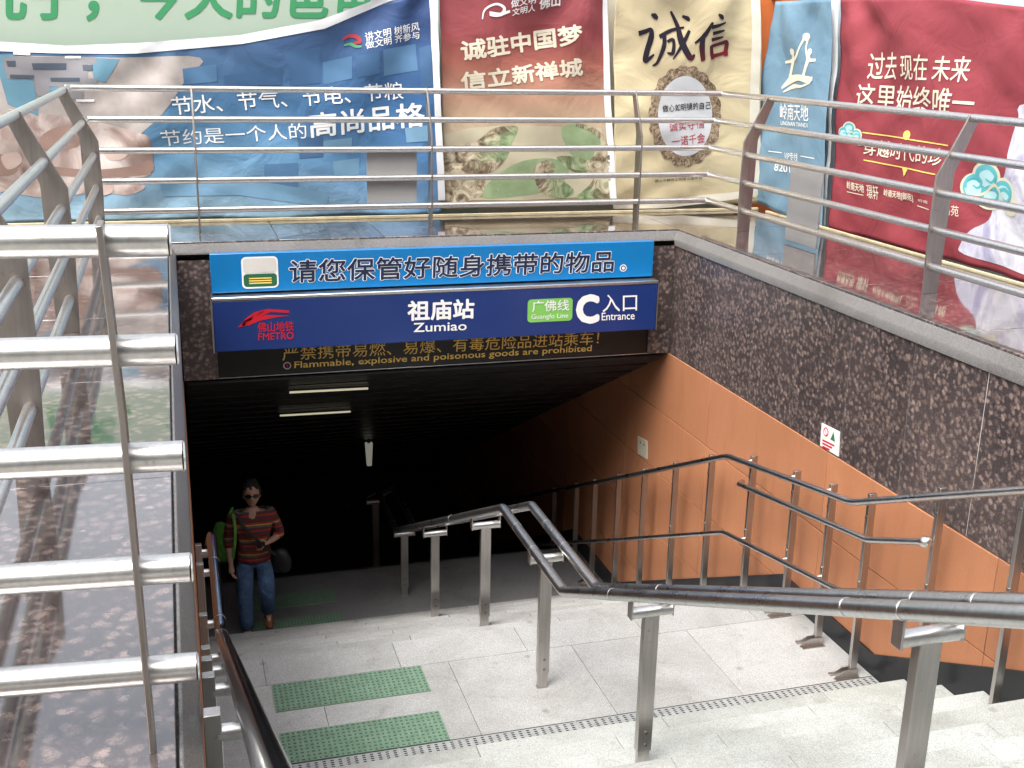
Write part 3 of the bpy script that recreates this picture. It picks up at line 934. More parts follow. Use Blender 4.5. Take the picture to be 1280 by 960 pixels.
for y in PY:
    zt = line_z(top, y); zf = floor_z(y); zl = line_z(lowr, y)
    x = 3.822
    a = MB(); a.box(x-.024, x+.024, y-.013, y+.013, zf+.004, zt+.045); q_ = obj('post', a, 'post_steel', rh, bevel=.002)
    for zz, rr in ((zt, .012), (zl, .010)):
        a = MB(); a.tube([(XR, y, zz), (x-.02, y, zz+.004)], rr, 10); obj('bracket', a, 'rail_steel', q_)
    for dz in (.10, .52):
        a = MB(); a.tube([(x-.025, y, zt-dz), (x-.031, y, zt-dz)], .008, 10); obj('bolt', a, 'bolt', q_)
    a = MB()
    for s_ in (-1, 1):
        yy = y+s_*.020
        a.prism([(x+.03, yy-.003, zf+.002), (x-.135, yy-.003, zf+.002), (x-.135, yy-.003, zf+.012), (x-.06, yy-.003, zf+.05), (x+.03, yy-.003, zf+.05)], (0, .006, 0))
        ya_, yb_ = (yy+.003, yy+.034) if s_ > 0 else (yy-.034, yy-.003)
        a.box(x-.13, x+.03, ya_, yb_, zf+.001, zf+.006)
    obj('foot_bracket', a, 'post_steel', q_)

# ------------------------------------------------------------------ hoardings behind the banners
M['hoard_green'] = painted('pale_green_printed_board', (.43, .53, .43), .5, .05, .8, .3)
M['hoard_orange'] = painted('orange_board', (.62, .16, .04), .5, .12, 4)
M['hoard_pale'] = painted('pale_blue_board', (.55, .66, .70), .5, .08, 2)
M['leaf_letter'] = ink('green_lettering', (.06, .30, .13))
M['grey_letter'] = ink('grey_lettering', (.20, .26, .24))
YH = 9.80
hb = empty('site_hoarding', (0, YH, zg), 'pale green printed hoarding board rising behind the sagging blue banner', 'hoarding')
a = MB(); a.box(-7, 2.6, YH, YH+.06, zg, 2.15); obj('board', a, 'hoard_green', hb)
pH = dict(Y=YH)
lettering('儿子，今天的爸爸', *L3((-32, 25), (467, 23), (-32, -40), **pH), NY, 'leaf_letter', hb, bold=.028, fit=(-.1, .86))
h2 = empty('site_hoarding', (4, YH, zg), 'cream painted hoarding board mostly hidden behind the red and beige banners', 'hoarding')
a = MB(); a.box(2.603, 5.12, YH, YH+.06, zg, 2.15); obj('board', a, painted('cream_board', (.6, .57, .48), .5), h2)
h3 = empty('site_hoarding', (5.3, YH, zg), 'narrow orange board in the gap between the beige and pale blue banners', 'hoarding')
a = MB(); a.box(5.123, 5.62, YH-.02, YH+.04, zg, 2.3); obj('board', a, 'hoard_orange', h3, bevel=.004)
XH = 5.46
h4 = empty('site_hoarding', (XH, 6, zg), 'pale blue hoarding board standing behind the large red banner', 'hoarding')
a = MB(); a.box(XH, XH+.06, 1.0, 9.35, zg, 2.05); obj('board', a, 'hoard_pale', h4)
a = MB(); a.box(XH-.004, XH+.02, 1.0, 7.6, 1.92, 2.052); obj('blue_stripe', a, painted('sky_blue_stripe', (.10, .36, .50), .5), h4)

# ------------------------------------------------------------------ cloth banners
def fold(s, z, seed, amp, tie, zt):
    """horizontal bulge of the cloth: slanting sag folds from the tie points plus soft vertical ones"""
    v = 0.0
    for i, (ts, k) in enumerate(tie):
        dx = s-ts; dz = zt-z
        ang = math.atan2(dx, dz+.25)
        rr = math.hypot(dx, dz+.25)
        v += k*math.sin(ang*9+seed+i*1.7)*math.exp(-rr*.75)*min(1, rr*1.2)
    v += .35*math.sin(s*5.3+seed*2+.8*math.sin(z*2.1+seed))*(.4+.5*max(0, 1.6-z))
    v += .26*math.sin((s*.9+z*1.5)*6.1+seed)*math.sin(s*1.3+seed*2.3)
    v += .16*math.sin((s*1.1-z*1.9)*9.5+seed*3)*max(0, math.sin(s*2.1+z+seed))
    v += .10*abs(math.sin((s*.6+z*1.25)*11+seed*1.7+.8*math.sin(s*3)))
    v += .45*math.exp(-((z-.12)/.10)**2)*math.sin(s*7.7+seed*5+1.2*math.sin(s*2.9))
    return amp*v
class Banner:
    def __init__(b, name, plane, s0, s1, ztop, zbot, m, label, seed, amp, tie, ns=110, nz=60, edge0=None, edge1=None, hem=None):
        # plane 'Y': s runs along X, 'X': s runs along -Y
        b.plane, b.seed, b.amp, b.tie, b.zt = plane, seed, amp, tie, ztop
        b.s0, b.s1 = s0, s1
        b.n = Vector(NY) if plane[0] == 'Y' else Vector(NX)
        e0 = edge0 or (lambda t: s0); e1 = edge1 or (lambda t: s1)
        a = MB(); vs = []; fs = []
        for j in range(nz+1):
            t = j/nz
            for i in range(ns+1):
                s = e0(t)+(e1(t)-e0(t))*i/ns
                zb, zt = zbot(s), ztop(s)
                vs.append(b.on(s, zb+(zt-zb)*t))
        for j in range(nz):
            for i in range(ns): fs.append((j*(ns+1)+i, j*(ns+1)+i+1, (j+1)*(ns+1)+i+1, (j+1)*(ns+1)+i))
        a.add(vs, fs)
        mid = b.on((s0+s1)/2, zbot((s0+s1)/2))
        b.root = empty(name, mid, label, 'banner', 'cloth banners hung round the stairwell')
        b.cloth = obj('cloth', a, m, b.root, ang=180)
        so_ = b.cloth.modifiers.new('thickness', 'SOLIDIFY'); so_.thickness = .003; so_.offset = -1 if plane[0] == 'Y' else -1
        me = b.cloth.data
        if me.polygons[0].normal.dot(b.n) < 0:
            me.flip_normals()
        for p in me.polygons: p.use_smooth = True
    def d(b, s, z): return .03+fold(s, z, b.seed, b.amp, b.tie, b.zt(s))
    def on(b, s, z):
        if b.plane[0] == 'Y': return Vector((s, b.plane[1]-b.d(s, z), z))
        return Vector((b.plane[1]-b.d(s, z), -s, z))
    def conform(b, p):
        return b.on(p.x, p.z) if b.plane[0] == 'Y' else b.on(-p.y, p.z)
    def at(b, px, py):
        return at(px, py, Y=b.plane[1]-.03) if b.plane[0] == 'Y' else at(px, py, X=b.plane[1]-.03)
    def text(b, body, p0, p1, pt, m, bold=.0, eps=.004, **k):
        return lettering(body, b.at(*p0), b.at(*p1), b.at(*pt), b.n, m, b.root, bold, eps, b.conform, **k)
    def patch(b, polys, m, eps=.003, smooth=0, name='print', mx=.06):
        out = []
        for poly in polys:
            q = [b.at(*p) for p in poly]
            if smooth: q = smooth_poly(q, smooth)
            out.append(q)
        return patch(out, b.n, m, b.root, eps, b.conform, name, mx)
    def stroke(b, px, w_, m, eps=.004, k=5, name='print'):
        pts = smooth_poly([b.at(*p) for p in px], k, False) if k else [b.at(*p) for p in px]
        if isinstance(w_, (list, tuple)):
            n = len(pts); ws = []
            for i in range(n):
                t = i/(n-1)*(len(w_)-1); j = min(int(t), len(w_)-2); ws.append(w_[j]+(w_[j+1]-w_[j])*(t-j))
            w_ = ws
        return patch(strip_polys(pts, w_, lambda tg: tg.cross(b.n)), b.n, m, b.root, eps, b.conform, name, joined=True)
def interp(pts):
    def f(s):
        if s <= pts[0][0]: return pts[0][1]
        for (a, za), (b, zb) in zip(pts, pts[1:]):
            if s <= b:
                t = (s-a)/(b-a); t = t*t*(3-2*t)*.5+t*.5
                return za+(zb-za)*t
        return pts[-1][1]
    return f
def cloth_mat(name, build, rough=.6):
    m = mat(name, (.5, .5, .5), rough, 0, .3)
    t, b = nodes(m)
    geo = t.nodes.new('ShaderNodeNewGeometry')
    pos = geo.outputs['Position']
    c = build(t, pos)
    weave = noise(t, pos, 380, 2)
    c = mix(t, .25, c, ramp(t, weave, [(.3, (.8, .8, .8)), (.7, (1.1, 1.1, 1.1))]), 'MULTIPLY')
    t.links.new(c, b.inputs['Base Color'])
    crease = noise(t, pos, 2.6, 4, .5, .7)
    bump(t, b, crease, .6, .05)
    return m
def axis_fac(t, pos, ax, lo, hi):
    s = t.nodes.new('ShaderNodeSeparateXYZ'); t.links.new(pos, s.inputs[0])
    r = t.nodes.new('ShaderNodeMapRange')
    r.inputs[1].default_value = lo; r.inputs[2].default_value = hi
    t.links.new(s.outputs[ax], r.inputs[0])
    return r.outputs[0]
YB_ = 9.68
# --- blue banner
def blue_print(t, p):
    g = ramp(t, axis_fac(t, p, 2, .1, 1.7), [(0, (.25, .39, .50)), (.3, (.115, .255, .41)), (.55, (.062, .16, .295)), (1, (.055, .095, .20))])
    lx = ramp(t, axis_fac(t, p, 0, .2, 2.2), [(0, (1.15, 1.1, 1.05)), (1, (.62, .75, .95))])
    g = mix(t, 1.0, g, lx, 'MULTIPLY')
    blocks = voro(t, p, 3.2, 'Color')
    s = t.nodes.new('ShaderNodeSeparateColor'); t.links.new(blocks, s.inputs[0])
    g = mix(t, .2, g, ramp(t, s.outputs[0], [(0, (.55, .62, .7)), (.5, (1, 1, 1)), (1, (1.5, 1.4, 1.3))]), 'MULTIPLY')
    return g
blue_top = interp([(-6, 1.7), (-3.0, 1.55), (-1.2, 1.405), (-.72, 1.388), (-.2, 1.42), (.6, 1.497), (1.23, 1.627), (1.82, 1.84), (2.2, 1.98)])
blue = Banner('cloth_banner', ('Y', YB_), -3.2, 2.185, blue_top, interp([(-3.2, .10), (2.2, .10)]), cloth_mat('blue_cloth_print', blue_print), 'long sagging blue banner with white slogan characters and a photo of cupped hands', 1.3, 0.045,
              [(2.18, 1.0), (-3.0, .8), (.2, .5)], 190, 60, edge1=lambda t: 2.235-.055*t+.012*math.sin(t*9))
M['white_hem'] = painted('white_cloth_hem', (.78, .79, .80), .6, .05, 5)
blue.patch([[(-90, 46), (0, 52), (80, 57), (170, 54), (300, 44), (400, 25), (485, -6), (505, -6), (405, 36), (302, 55), (170, 67), (80, 67), (0, 64), (-90, 58)]], 'white_hem', .006, name='hem')
blue.patch([[(536, -10), (546, -10), (549, 120), (556, 250), (547, 250), (541, 120)]], 'white_hem', .006, name='hem')
blue.patch([[(-90, 283), (120, 281), (330, 276), (545, 268), (545, 275), (330, 284), (120, 288), (-90, 290)]], 'white_hem', .006, name='hem')
def skin_print():
    m = mat('hand_photo_print', rough=.6, spec=.3)
    t, b = nodes(m)
    g = t.nodes.new('ShaderNodeNewGeometry')
    n = noise(t, g.outputs['Position'], 3.2, 4, .55, .9)
    t.links.new(ramp(t, n, [(.28, (.20, .12, .10)), (.45, (.38, .29, .26)), (.58, (.58, .49, .45)), (.75, (.72, .66, .63))]), b.inputs['Base Color'])
    return m
M['hand_print'] = skin_print()
M['hand_dark'] = ink('brown_hand_print', (.31, .205, .17))
M['hand_light'] = ink('pink_hand_print', (.55, .42, .37))
M['sleeve_print'] = painted('grey_sleeve_print', (.40, .36, .34), .6, .35, 2.4, .3)
M['pixel_grey'] = ink('grey_block_print', (.24, .235, .25))
M['pixel_dark'] = ink('dark_block_print', (.07, .09, .12))
M['teal_print'] = ink('teal_print', (.13, .27, .36))
blue.patch([[(-80, 75), (150, 72), (250, 72), (232, 100), (205, 140), (178, 165), (160, 178), (100, 175), (0, 160), (-80, 140)]], 'sleeve_print', .002, 4)
blue.patch([[(-80, 150), (20, 140), (110, 150), (170, 165), (188, 175), (188, 218), (150, 222), (182, 232), (160, 243), (120, 240), (60, 248), (0, 240), (-80, 235)]], 'hand_print', .003, 4)
blue.patch([[(50, 172), (75, 158), (100, 165), (98, 182), (60, 190)], [(60, 208), (110, 212), (160, 208), (188, 200), (186, 217), (120, 222), (70, 218)], [(-60, 190), (0, 192), (22, 205), (10, 220), (-60, 214)]], 'hand_dark', .004, 4)
blue.patch([[(2, 195), (22, 190), (27, 203), (10, 212)], [(120, 232), (140, 228), (140, 240), (124, 244)], [(132, 188), (160, 190), (150, 200), (134, 198)]], 'hand_light', .005, 4)
blue.patch([[(0, 68), (18, 68), (45, 115), (48, 145), (10, 130), (0, 95)], [(112, 72), (150, 74), (132, 103), (118, 101)], [(18, 100), (42, 100), (48, 138), (30, 130)], [(44, 100), (104, 98), (104, 121), (50, 121)]], 'teal_print', .004)
# blocky grey glyph
blue.patch([[(5, 71), (118, 71), (122, 80), (110, 80), (110, 99), (10, 99), (4, 80)]], 'pixel_grey', .005)
blue.patch([[(40, 98), (122, 98), (122, 108), (50, 108)], [(44, 104), (62, 104), (62, 120), (46, 120)], [(85, 104), (104, 104), (104, 124), (86, 124)]], 'pixel_grey', .006)
blue.patch([[(8, 76), (20, 76), (20, 83), (10, 83)], [(40, 79), (83, 79), (83, 87), (42, 87)], [(103, 81), (116, 81), (116, 88), (104, 88)], [(13, 93), (43, 94), (43, 98), (13, 98)], [(63, 97), (100, 97), (100, 102), (64, 102)]], 'pixel_dark', .007)
blue.patch([[(17, 64.5), (38, 66), (38, 69), (17, 68)], [(81, 70), (101, 70), (101, 73), (81, 73)], [(95, 124), (118, 124), (118, 127), (96, 127)]], 'white_ink', .008)
# paler city blocks of the print
M['block_a'] = ink('mid_blue_print', (.085, .185, .325)); M['block_b'] = ink('deep_blue_print', (.055, .125, .25)); M['block_c'] = ink('pale_blue_print', (.17, .32, .46))
blue.patch([[(404, 78), (440, 70), (440, 98), (404, 106)], [(478, 62), (520, 55), (522, 88), (480, 95)], [(330, 205), (372, 203), (372, 240), (330, 243)], [(228, 86), (270, 80), (272, 102), (230, 106)]], 'block_a', .002)
blue.patch([[(360, 66), (400, 58), (400, 104), (362, 108)], [(444, 70), (474, 64), (474, 92), (446, 97)], [(524, 60), (538, 56), (540, 108), (526, 110)], [(372, 172), (404, 170), (404, 196), (374, 198)], [(280, 95), (352, 84), (352, 106), (282, 108)]], 'block_b', .002)
blue.patch([[(404, 176), (440, 172), (440, 186), (404, 188)], [(416, 202), (450, 198), (450, 222), (418, 224)], [(506, 160), (536, 156), (536, 176), (508, 178)], [(200, 230), (300, 222), (410, 240), (410, 258), (300, 244), (205, 246)]], 'block_c', .0025)
blue.text('节水、节气、节电、节粮', (216, 144), (505, 124), (213, 121), 'white_ink', .004)
blue.text('节约是一个人的', (203, 183), (384, 173), (200, 163), 'white_ink', .0)
blue.text('高尚品格', (388, 172), (530, 157), (386, 142), 'white_ink', .022)
blue.text('讲文明 树新风', (457, 52), (525, 38), (456, 41), 'white_ink', .006)
blue.text('做文明 齐参与', (457, 61.5), (525, 48), (456, 52), 'white_ink', .006)
M['leafy_ink'] = ink('soft_green_print', (.10, .34, .18)); M['rose_ink'] = ink('rose_red_print', (.42, .05, .07))
blue.stroke([(428, 50), (436, 45), (446, 46), (450, 52), (442, 54)], [.012, .035, .02], 'rose_ink', .005)
blue.stroke([(430, 57), (438, 55), (445, 58), (452, 58)], [.01, .03, .012], 'leafy_ink', .005)

# --- red to sand banner
def red_print(t, p):
    return ramp(t, axis_fac(t, p, 2, .1, 1.9), [(0, (.34, .28, .18)), (.36, (.44, .37, .26)), (.47, (.45, .31, .21)), (.60, (.40, .20, .14)), (.70, (.35, .12, .09)), (.82, (.25, .055, .06)), (1, (.26, .06, .07))])
redb = Banner('cloth_banner', ('Y', YB_), 2.215, 3.735, interp([(2.2, 1.93), (2.9, 2.03), (3.8, 2.1)]), interp([(2.2, .14), (3.9, .145)]), cloth_mat('red_sand_cloth_print', red_print), 'banner fading from red to sand with white slogan and a carved dragon picture', 3.1, 0.042,
              [(2.2, 1.0), (3.7, .9)], 90, 60, edge0=lambda t: 2.265-.05*t, edge1=lambda t: 3.80-.12*t)
redb.patch([[(752, -20), (758, -20), (764, 120), (770, 248), (762, 248), (756, 120)]], 'white_hem', .005, name='hem')
def rock_print():
    m = mat('carved_rock_print', rough=.6, spec=.3)
    t, b = nodes(m)
    g = t.nodes.new('ShaderNodeNewGeometry'); p = g.outputs['Position']
    n = noise(t, p, 7, 6, .7, 1.6)
    n2 = noise(t, p, 2.2, 3, .5, .5)
    c = ramp(t, n, [(.34, (.06, .05, .035)), (.45, (.20, .155, .10)), (.54, (.42, .36, .25)), (.66, (.66, .60, .47))])
    c = mix(t, ramp(t, n2, [(.5, (0, 0, 0)), (.62, (1, 1, 1))]), c, ramp(t, n, [(.35, (.08, .13, .06)), (.65, (.34, .44, .24))]))
    t.links.new(c, b.inputs['Base Color'])
    return m
M['rock_print'] = rock_print()
M['moss_print'] = painted('moss_green_print', (.27, .36, .20), .6, .25, 4, .3)
redb.patch([[(556, 168), (588, 160), (640, 156), (752, 160), (762, 245), (652, 250), (558, 250)]], ink('sand_print', (.47, .43, .31)), .002, 0)
redb.patch([[(640, 205), (690, 198), (712, 214), (690, 236), (640, 246), (600, 244)], [(702, 158), (745, 160), (752, 190), (735, 205), (712, 190)]], 'moss_print', .003, 4)
redb.patch([[(556, 190), (572, 182), (596, 176), (618, 160), (646, 158), (640, 176), (632, 196), (616, 214), (580, 228), (602, 232), (590, 250), (556, 250)],
            [(668, 206), (684, 200), (694, 208), (690, 222), (704, 226), (718, 240), (700, 248), (676, 240), (666, 220)],
            [(696, 196), (720, 196), (738, 200), (750, 180), (760, 196), (760, 246), (722, 248), (742, 224), (720, 216), (706, 208)]], 'rock_print', .004, 4)
redb.stroke([(720, 156), (740, 162), (754, 176), (758, 205), (748, 232), (722, 247)], [.03, .06, .05], 'rock_print', .005)
redb.stroke([(558, 240), (585, 232), (604, 226), (600, 246)], [.05, .04, .03], 'rock_print', .005)
M['cream_ink'] = ink('cream_print', (.72, .66, .52))
redb.text('诚驻中国梦', (578, 76), (727, 54), (575, 52), 'cream_ink', .035)
redb.text('信立新禅城', (579, 113), (729, 94), (576, 91), 'cream_ink', .035)
redb.stroke([(602, 24), (606, 12), (620, 5), (630, 10), (626, 18), (612, 17), (622, 19), (637, 14)], [.01, .02, .035, .02], 'white_ink', .005)
redb.text('做文明', (638, 10), (668, 4), (638, 0), 'white_ink', .01); redb.text('文明人', (640, 20), (668, 14), (640, 11), 'white_ink', .01)
redb.text('佛山', (673, 12), (700, 7), (673, -2), 'white_ink', .03)

# --- beige banner
def beige_print(t, p):
    n = noise(t, p, 1.2, 4, .6)
    return ramp(t, n, [(.3, (.50, .42, .26)), (.7, (.59, .51, .33))])
beige = Banner('cloth_banner', ('Y', YB_-.01), 3.80, 5.22, interp([(3.7, 2.1), (5.3, 2.12)]), interp([(3.8, .17), (4.6, .15), (5.35, .13)]), cloth_mat('beige_cloth_print', beige_print), 'beige banner with brush characters above a round ornate picture frame', 5.2, 0.039,
              [(3.8, .9), (5.1, 1.0)], 90, 60, edge0=lambda t: 3.835-.09*t, edge1=lambda t: 5.29-.17*t)
beige.patch([[(940, -20), (950, -20), (947, 120), (952, 235), (944, 248), (936, 240), (936, 120)]], painted('pale_cloth_edge', (.66, .62, .52), .6), .005, name='hem')
beige.patch([[(768, 252), (850, 247), (938, 238), (944, 246), (850, 258), (768, 262)]], painted('pale_cloth_edge', (.66, .62, .52), .6), .005, name='hem')
def brush_mat():
    m = mat('brush_ink_print', rough=.6, spec=.3)
    t, b = nodes(m)
    g = t.nodes.new('ShaderNodeNewGeometry')
    s = t.nodes.new('ShaderNodeSeparateXYZ'); t.links.new(g.outputs['Position'], s.inputs[0])
    a = t.nodes.new('ShaderNodeMath'); a.operation = 'MULTIPLY_ADD'
    t.links.new(s.outputs[0], a.inputs[0]); a.inputs[1].default_value = .85; a.inputs[2].default_value = -3.55
    c = t.nodes.new('ShaderNodeMath'); c.operation = 'SUBTRACT'
    z = t.nodes.new('ShaderNodeMath'); z.operation = 'MULTIPLY_ADD'
    t.links.new(s.outputs[2], z.inputs[0]); z.inputs[1].default_value = 1.5; z.inputs[2].default_value = -2.25
    t.links.new(a.outputs[0], c.inputs[0]); t.links.new(z.outputs[0], c.inputs[1])
    t.links.new(ramp(t, c.outputs[0], [(.25, (.015, .01, .02)), (.5, (.10, .008, .015)), (.85, (.38, .012, .03))]), b.inputs['Base Color'])
    return m
M['brush'] = brush_mat()
B_ = lambda pts, ws: beige.stroke(pts, [w_*1.25 for w_ in ws], 'brush', .005, 5, 'brush_stroke')
# the character for honesty, in running brush strokes
B_([(814, 18), (819, 20), (823, 23)], [.012, .04, .02])
B_([(797, 42), (806, 39), (813, 37), (813, 46), (807, 66), (806, 76), (816, 68)], [.035, .03, .025, .045, .04, .035, .012])
B_([(824, 46), (840, 38), (856, 34)], [.03, .026, .012])
B_([(831, 42), (829, 58), (820, 78), (814, 82)], [.03, .035, .022, .008])
B_([(834, 52), (842, 50), (840, 66), (833, 66)], [.02, .024, .03, .01])
B_([(840, 14), (848, 32), (852, 52), (862, 72), (868, 68)], [.016, .03, .05, .045, .012])
B_([(862, 38), (854, 54), (840, 74)], [.02, .03, .008])
B_([(854, 20), (860, 23), (862, 26)], [.015, .03, .015])
# the character for trust
B_([(889, 28), (880, 44), (868, 54)], [.018, .035, .012])
B_([(879, 44), (877, 58), (879, 76)], [.024, .045, .035])
B_([(896, 18), (900, 21), (902, 24)], [.012, .032, .016])
B_([(888, 34), (897, 32), (906, 28)], [.03, .022, .01])
B_([(890, 42), (898, 40), (905, 38)], [.025, .022, .01])
B_([(889, 50), (897, 48), (904, 46)], [.025, .022, .01])
B_([(889, 57), (890, 67), (892, 74)], [.024, .03, .026])
B_([(889, 58), (902, 54), (909, 53), (908, 64), (909, 70)], [.024, .022, .03, .035, .03])
B_([(892, 70), (900, 68), (909, 65)], [.03, .024, .024])
def frame_mat():
    m = mat('ornate_frame_print', rough=.6, spec=.3)
    t, b = nodes(m)
    g = t.nodes.new('ShaderNodeNewGeometry'); p = g.outputs['Position']
    n = noise(t, p, 26, 5, .7, 1.2)
    t.links.new(ramp(t, n, [(.36, (.06, .04, .025)), (.5, (.22, .155, .10)), (.62, (.46, .37, .26))]), b.inputs['Base Color'])
    return m
M['frame_print'] = frame_mat()
def ell(cx, cy, rx, ry, n=40, wob=0, k=14, ph=0): return [(cx+rx*(1+wob*math.sin(k*2*PI*i/n+ph))*math.cos(2*PI*i/n), cy+ry*(1+wob*math.sin(k*2*PI*i/n+ph))*math.sin(2*PI*i/n)) for i in range(n)]
beige.patch([ell(856, 145, 47, 63, 90, .025, 18)], 'frame_print', .003, name='frame')
beige.patch([ell(856, 145, 36, 50, 60)], painted('pale_mirror_print', (.56, .58, .60), .55, .06, 3), .005, name='frame')
beige.text('做心如明镜的自己', (826, 140), (890, 136), (826, 131), 'black_ink', .008, .007)
beige.text('诚实守信', (834, 164), (882, 160), (834, 154), 'rose_ink', .006, .007)
beige.text('一诺千金', (838, 183), (882, 178), (838, 171), 'rose_ink', .006, .007)
beige.text('佛山市精神文明建设委员会', (817, 228), (878, 224), (817, 224), 'black_ink', .0, .005)

# --- pale blue banner and the large red one on the right
XB = 5.36
MX = dict(X=XB-.03)
def pale_print(t, p):
    return ramp(t, noise(t, p, 1.5, 4, .6), [(.3, (.12, .22, .31)), (.7, (.165, .28, .37))])
pale = Banner('cloth_banner', ('X', XB-.075), -9.66, -8.50, interp([(-9.7, 1.93), (-8.4, 1.93)]), interp([(-9.7, .14), (-8.3, .06)]), cloth_mat('pale_blue_cloth_print', pale_print), 'narrow pale blue banner with a white emblem of two figures', 2.2, 0.033,
              [(-9.6, .9), (-8.6, .7)], 70, 50, edge0=lambda t: -9.80+.22*t, edge1=lambda t: -8.47-.16*t)
def maroon_print(t, p):
    return ramp(t, noise(t, p, 1.1, 4, .6), [(.3, (.225, .035, .047)), (.7, (.295, .052, .066))])
mar = Banner('cloth_banner', ('X', XB), -8.66, -3.4, interp([(-8.7, 1.93), (-7.4, 1.90), (-6.3, 1.80), (-5.2, 1.78), (-3.4, 1.9)]), interp([(-8.7, .07), (-7.6, .09), (-3.4, .10)]), cloth_mat('deep_red_cloth_print', maroon_print), 'large deep red banner with cream slogan and a turquoise cloud', 4.4, 0.045,
             [(-8.6, 1.0), (-6.2, .5), (-3.6, .9)], 170, 60, edge0=lambda t: -8.45-.17*t)
I_ = 'cream_ink'
def PS(pts, ws): pale.stroke(pts, ws, I_, .004, 4, 'emblem')
PS([(975, 110), (985, 100), (1000, 97), (1015, 100), (1019, 96)], [.02, .07, .05, .06, .01])
PS([(977, 115), (990, 108), (1004, 108), (1016, 104)], [.01, .04, .02, .01])
PS([(984, 98), (988, 84), (991, 74), (992, 68)], [.05, .05, .06, .03])
PS([(1006, 98), (1010, 84), (1013, 74), (1013, 68)], [.05, .05, .06, .03])
PS([(979, 78), (988, 76), (995, 72), (1001, 58), (1006, 46), (1009, 48), (1008, 60), (1013, 74), (1022, 75)], [.02, .03, .03, .02, .03, .03, .02, .03, .02])
pale.patch([ell(991, 65, 3, 4.5, 14), ell(1013.5, 65, 3, 4.5, 14), ell(1007.5, 46, 4, 5, 14)], I_, .0045, name='emblem')
pale.text('岭南天地', (973, 149), (1014, 152), (973, 129), 'white_ink', .004, fit=None)
pale.text('LINGNAN TIANDI', (974, 156), (1013, 159.5), (974, 151), 'white_ink', .004)
pale.text('VIP专线', (979, 199), (999, 202), (979, 189), 'white_ink', .0)
pale.stroke([(960, 189), (975, 191)], .008, 'white_ink', .004, 0); pale.stroke([(1003, 195), (1020, 198)], .008, 'white_ink', .004, 0)
pale.text('8201', (968, 213), (988, 216), (968, 204), 'white_ink', .01)
mar.patch([[(1043, -4), (1051, -4), (1042, 130), (1036, 215), (1034, 286), (1030, 286), (1032, 215), (1038, 130)]], 'white_hem', .006, name='hem')
mar.text('过去', (1085, 99), (1120, 99.5), (1087, 66), I_, .006, lean=.06)
mar.text('现在', (1126, 99.5), (1162, 101), (1128, 68), I_, .006, lean=.06)
mar.text('未来', (1168, 101), (1209, 103), (1171, 70), I_, .006, lean=.06)
mar.text('这里始终唯一', (1072, 134), (1217, 147), (1075, 104), I_, .010, lean=.06)
mar.text('穿越时代的珍', (1081, 193), (1178, 208), (1082, 173), I_, .008, lean=.06)
mar.stroke([(1081, 165.5), (1186, 182)], .009, 'gold_ink', .004, 0); mar.stroke([(1081, 200), (1172, 218)], .009, 'gold_ink', .004, 0)
mar.patch([ell(1132, 169, 5, 6, 12)], 'gold_ink', .005); mar.patch([[(1127, 209), (1134, 212), (1129, 221)]], 'gold_ink', .005)
mar.text('岭南天地', (1060, 236), (1081, 241), (1060, 226), I_, .012)
mar.text('璟轩', (1084, 247), (1097, 250), (1084, 230), I_, .004)
mar.text('岭南天地[御苑]', (1104, 246), (1142, 253), (1104, 236), I_, .01)
mar.text('岭南', (1149, 252), (1162, 255), (1149, 248), I_, .0); mar.text('尚苑', (1183, 268), (1199, 271), (1183, 255), I_, .0)
mar.stroke([(1060, 239.5), (1080, 244)], .006, I_, .004, 0); mar.stroke([(1147, 257), (1164, 262)], .006, I_, .004, 0)
M['cloud_cream'] = ink('cloud_cream_print', (.60, .58, .45)); M['cloud_turq'] = ink('turquoise_print', (.10, .42, .46)); M['cloud_pale'] = ink('pale_turquoise_print', (.42, .66, .68))
def mount():
    m = mat('pale_mountain_print', rough=.6, spec=.3)
    t, b = nodes(m)
    g = t.nodes.new('ShaderNodeNewGeometry')
    n = noise(t, g.outputs['Position'], 3.5, 6, .65, 1.4)
    t.links.new(ramp(t, n, [(.33, (.30, .29, .42)), (.48, (.46, .455, .55)), (.62, (.66, .66, .70))]), b.inputs['Base Color'])
    return m
M['mount'] = mount()
mar.patch([[(1290, 128), (1272, 150), (1262, 185), (1258, 215), (1240, 250), (1232, 275), (1212, 288), (1200, 306), (1206, 318), (1290, 344), (1448, 387), (1755, 470), (1852, 110), (1500, 128)]], 'mount', .003, 4)
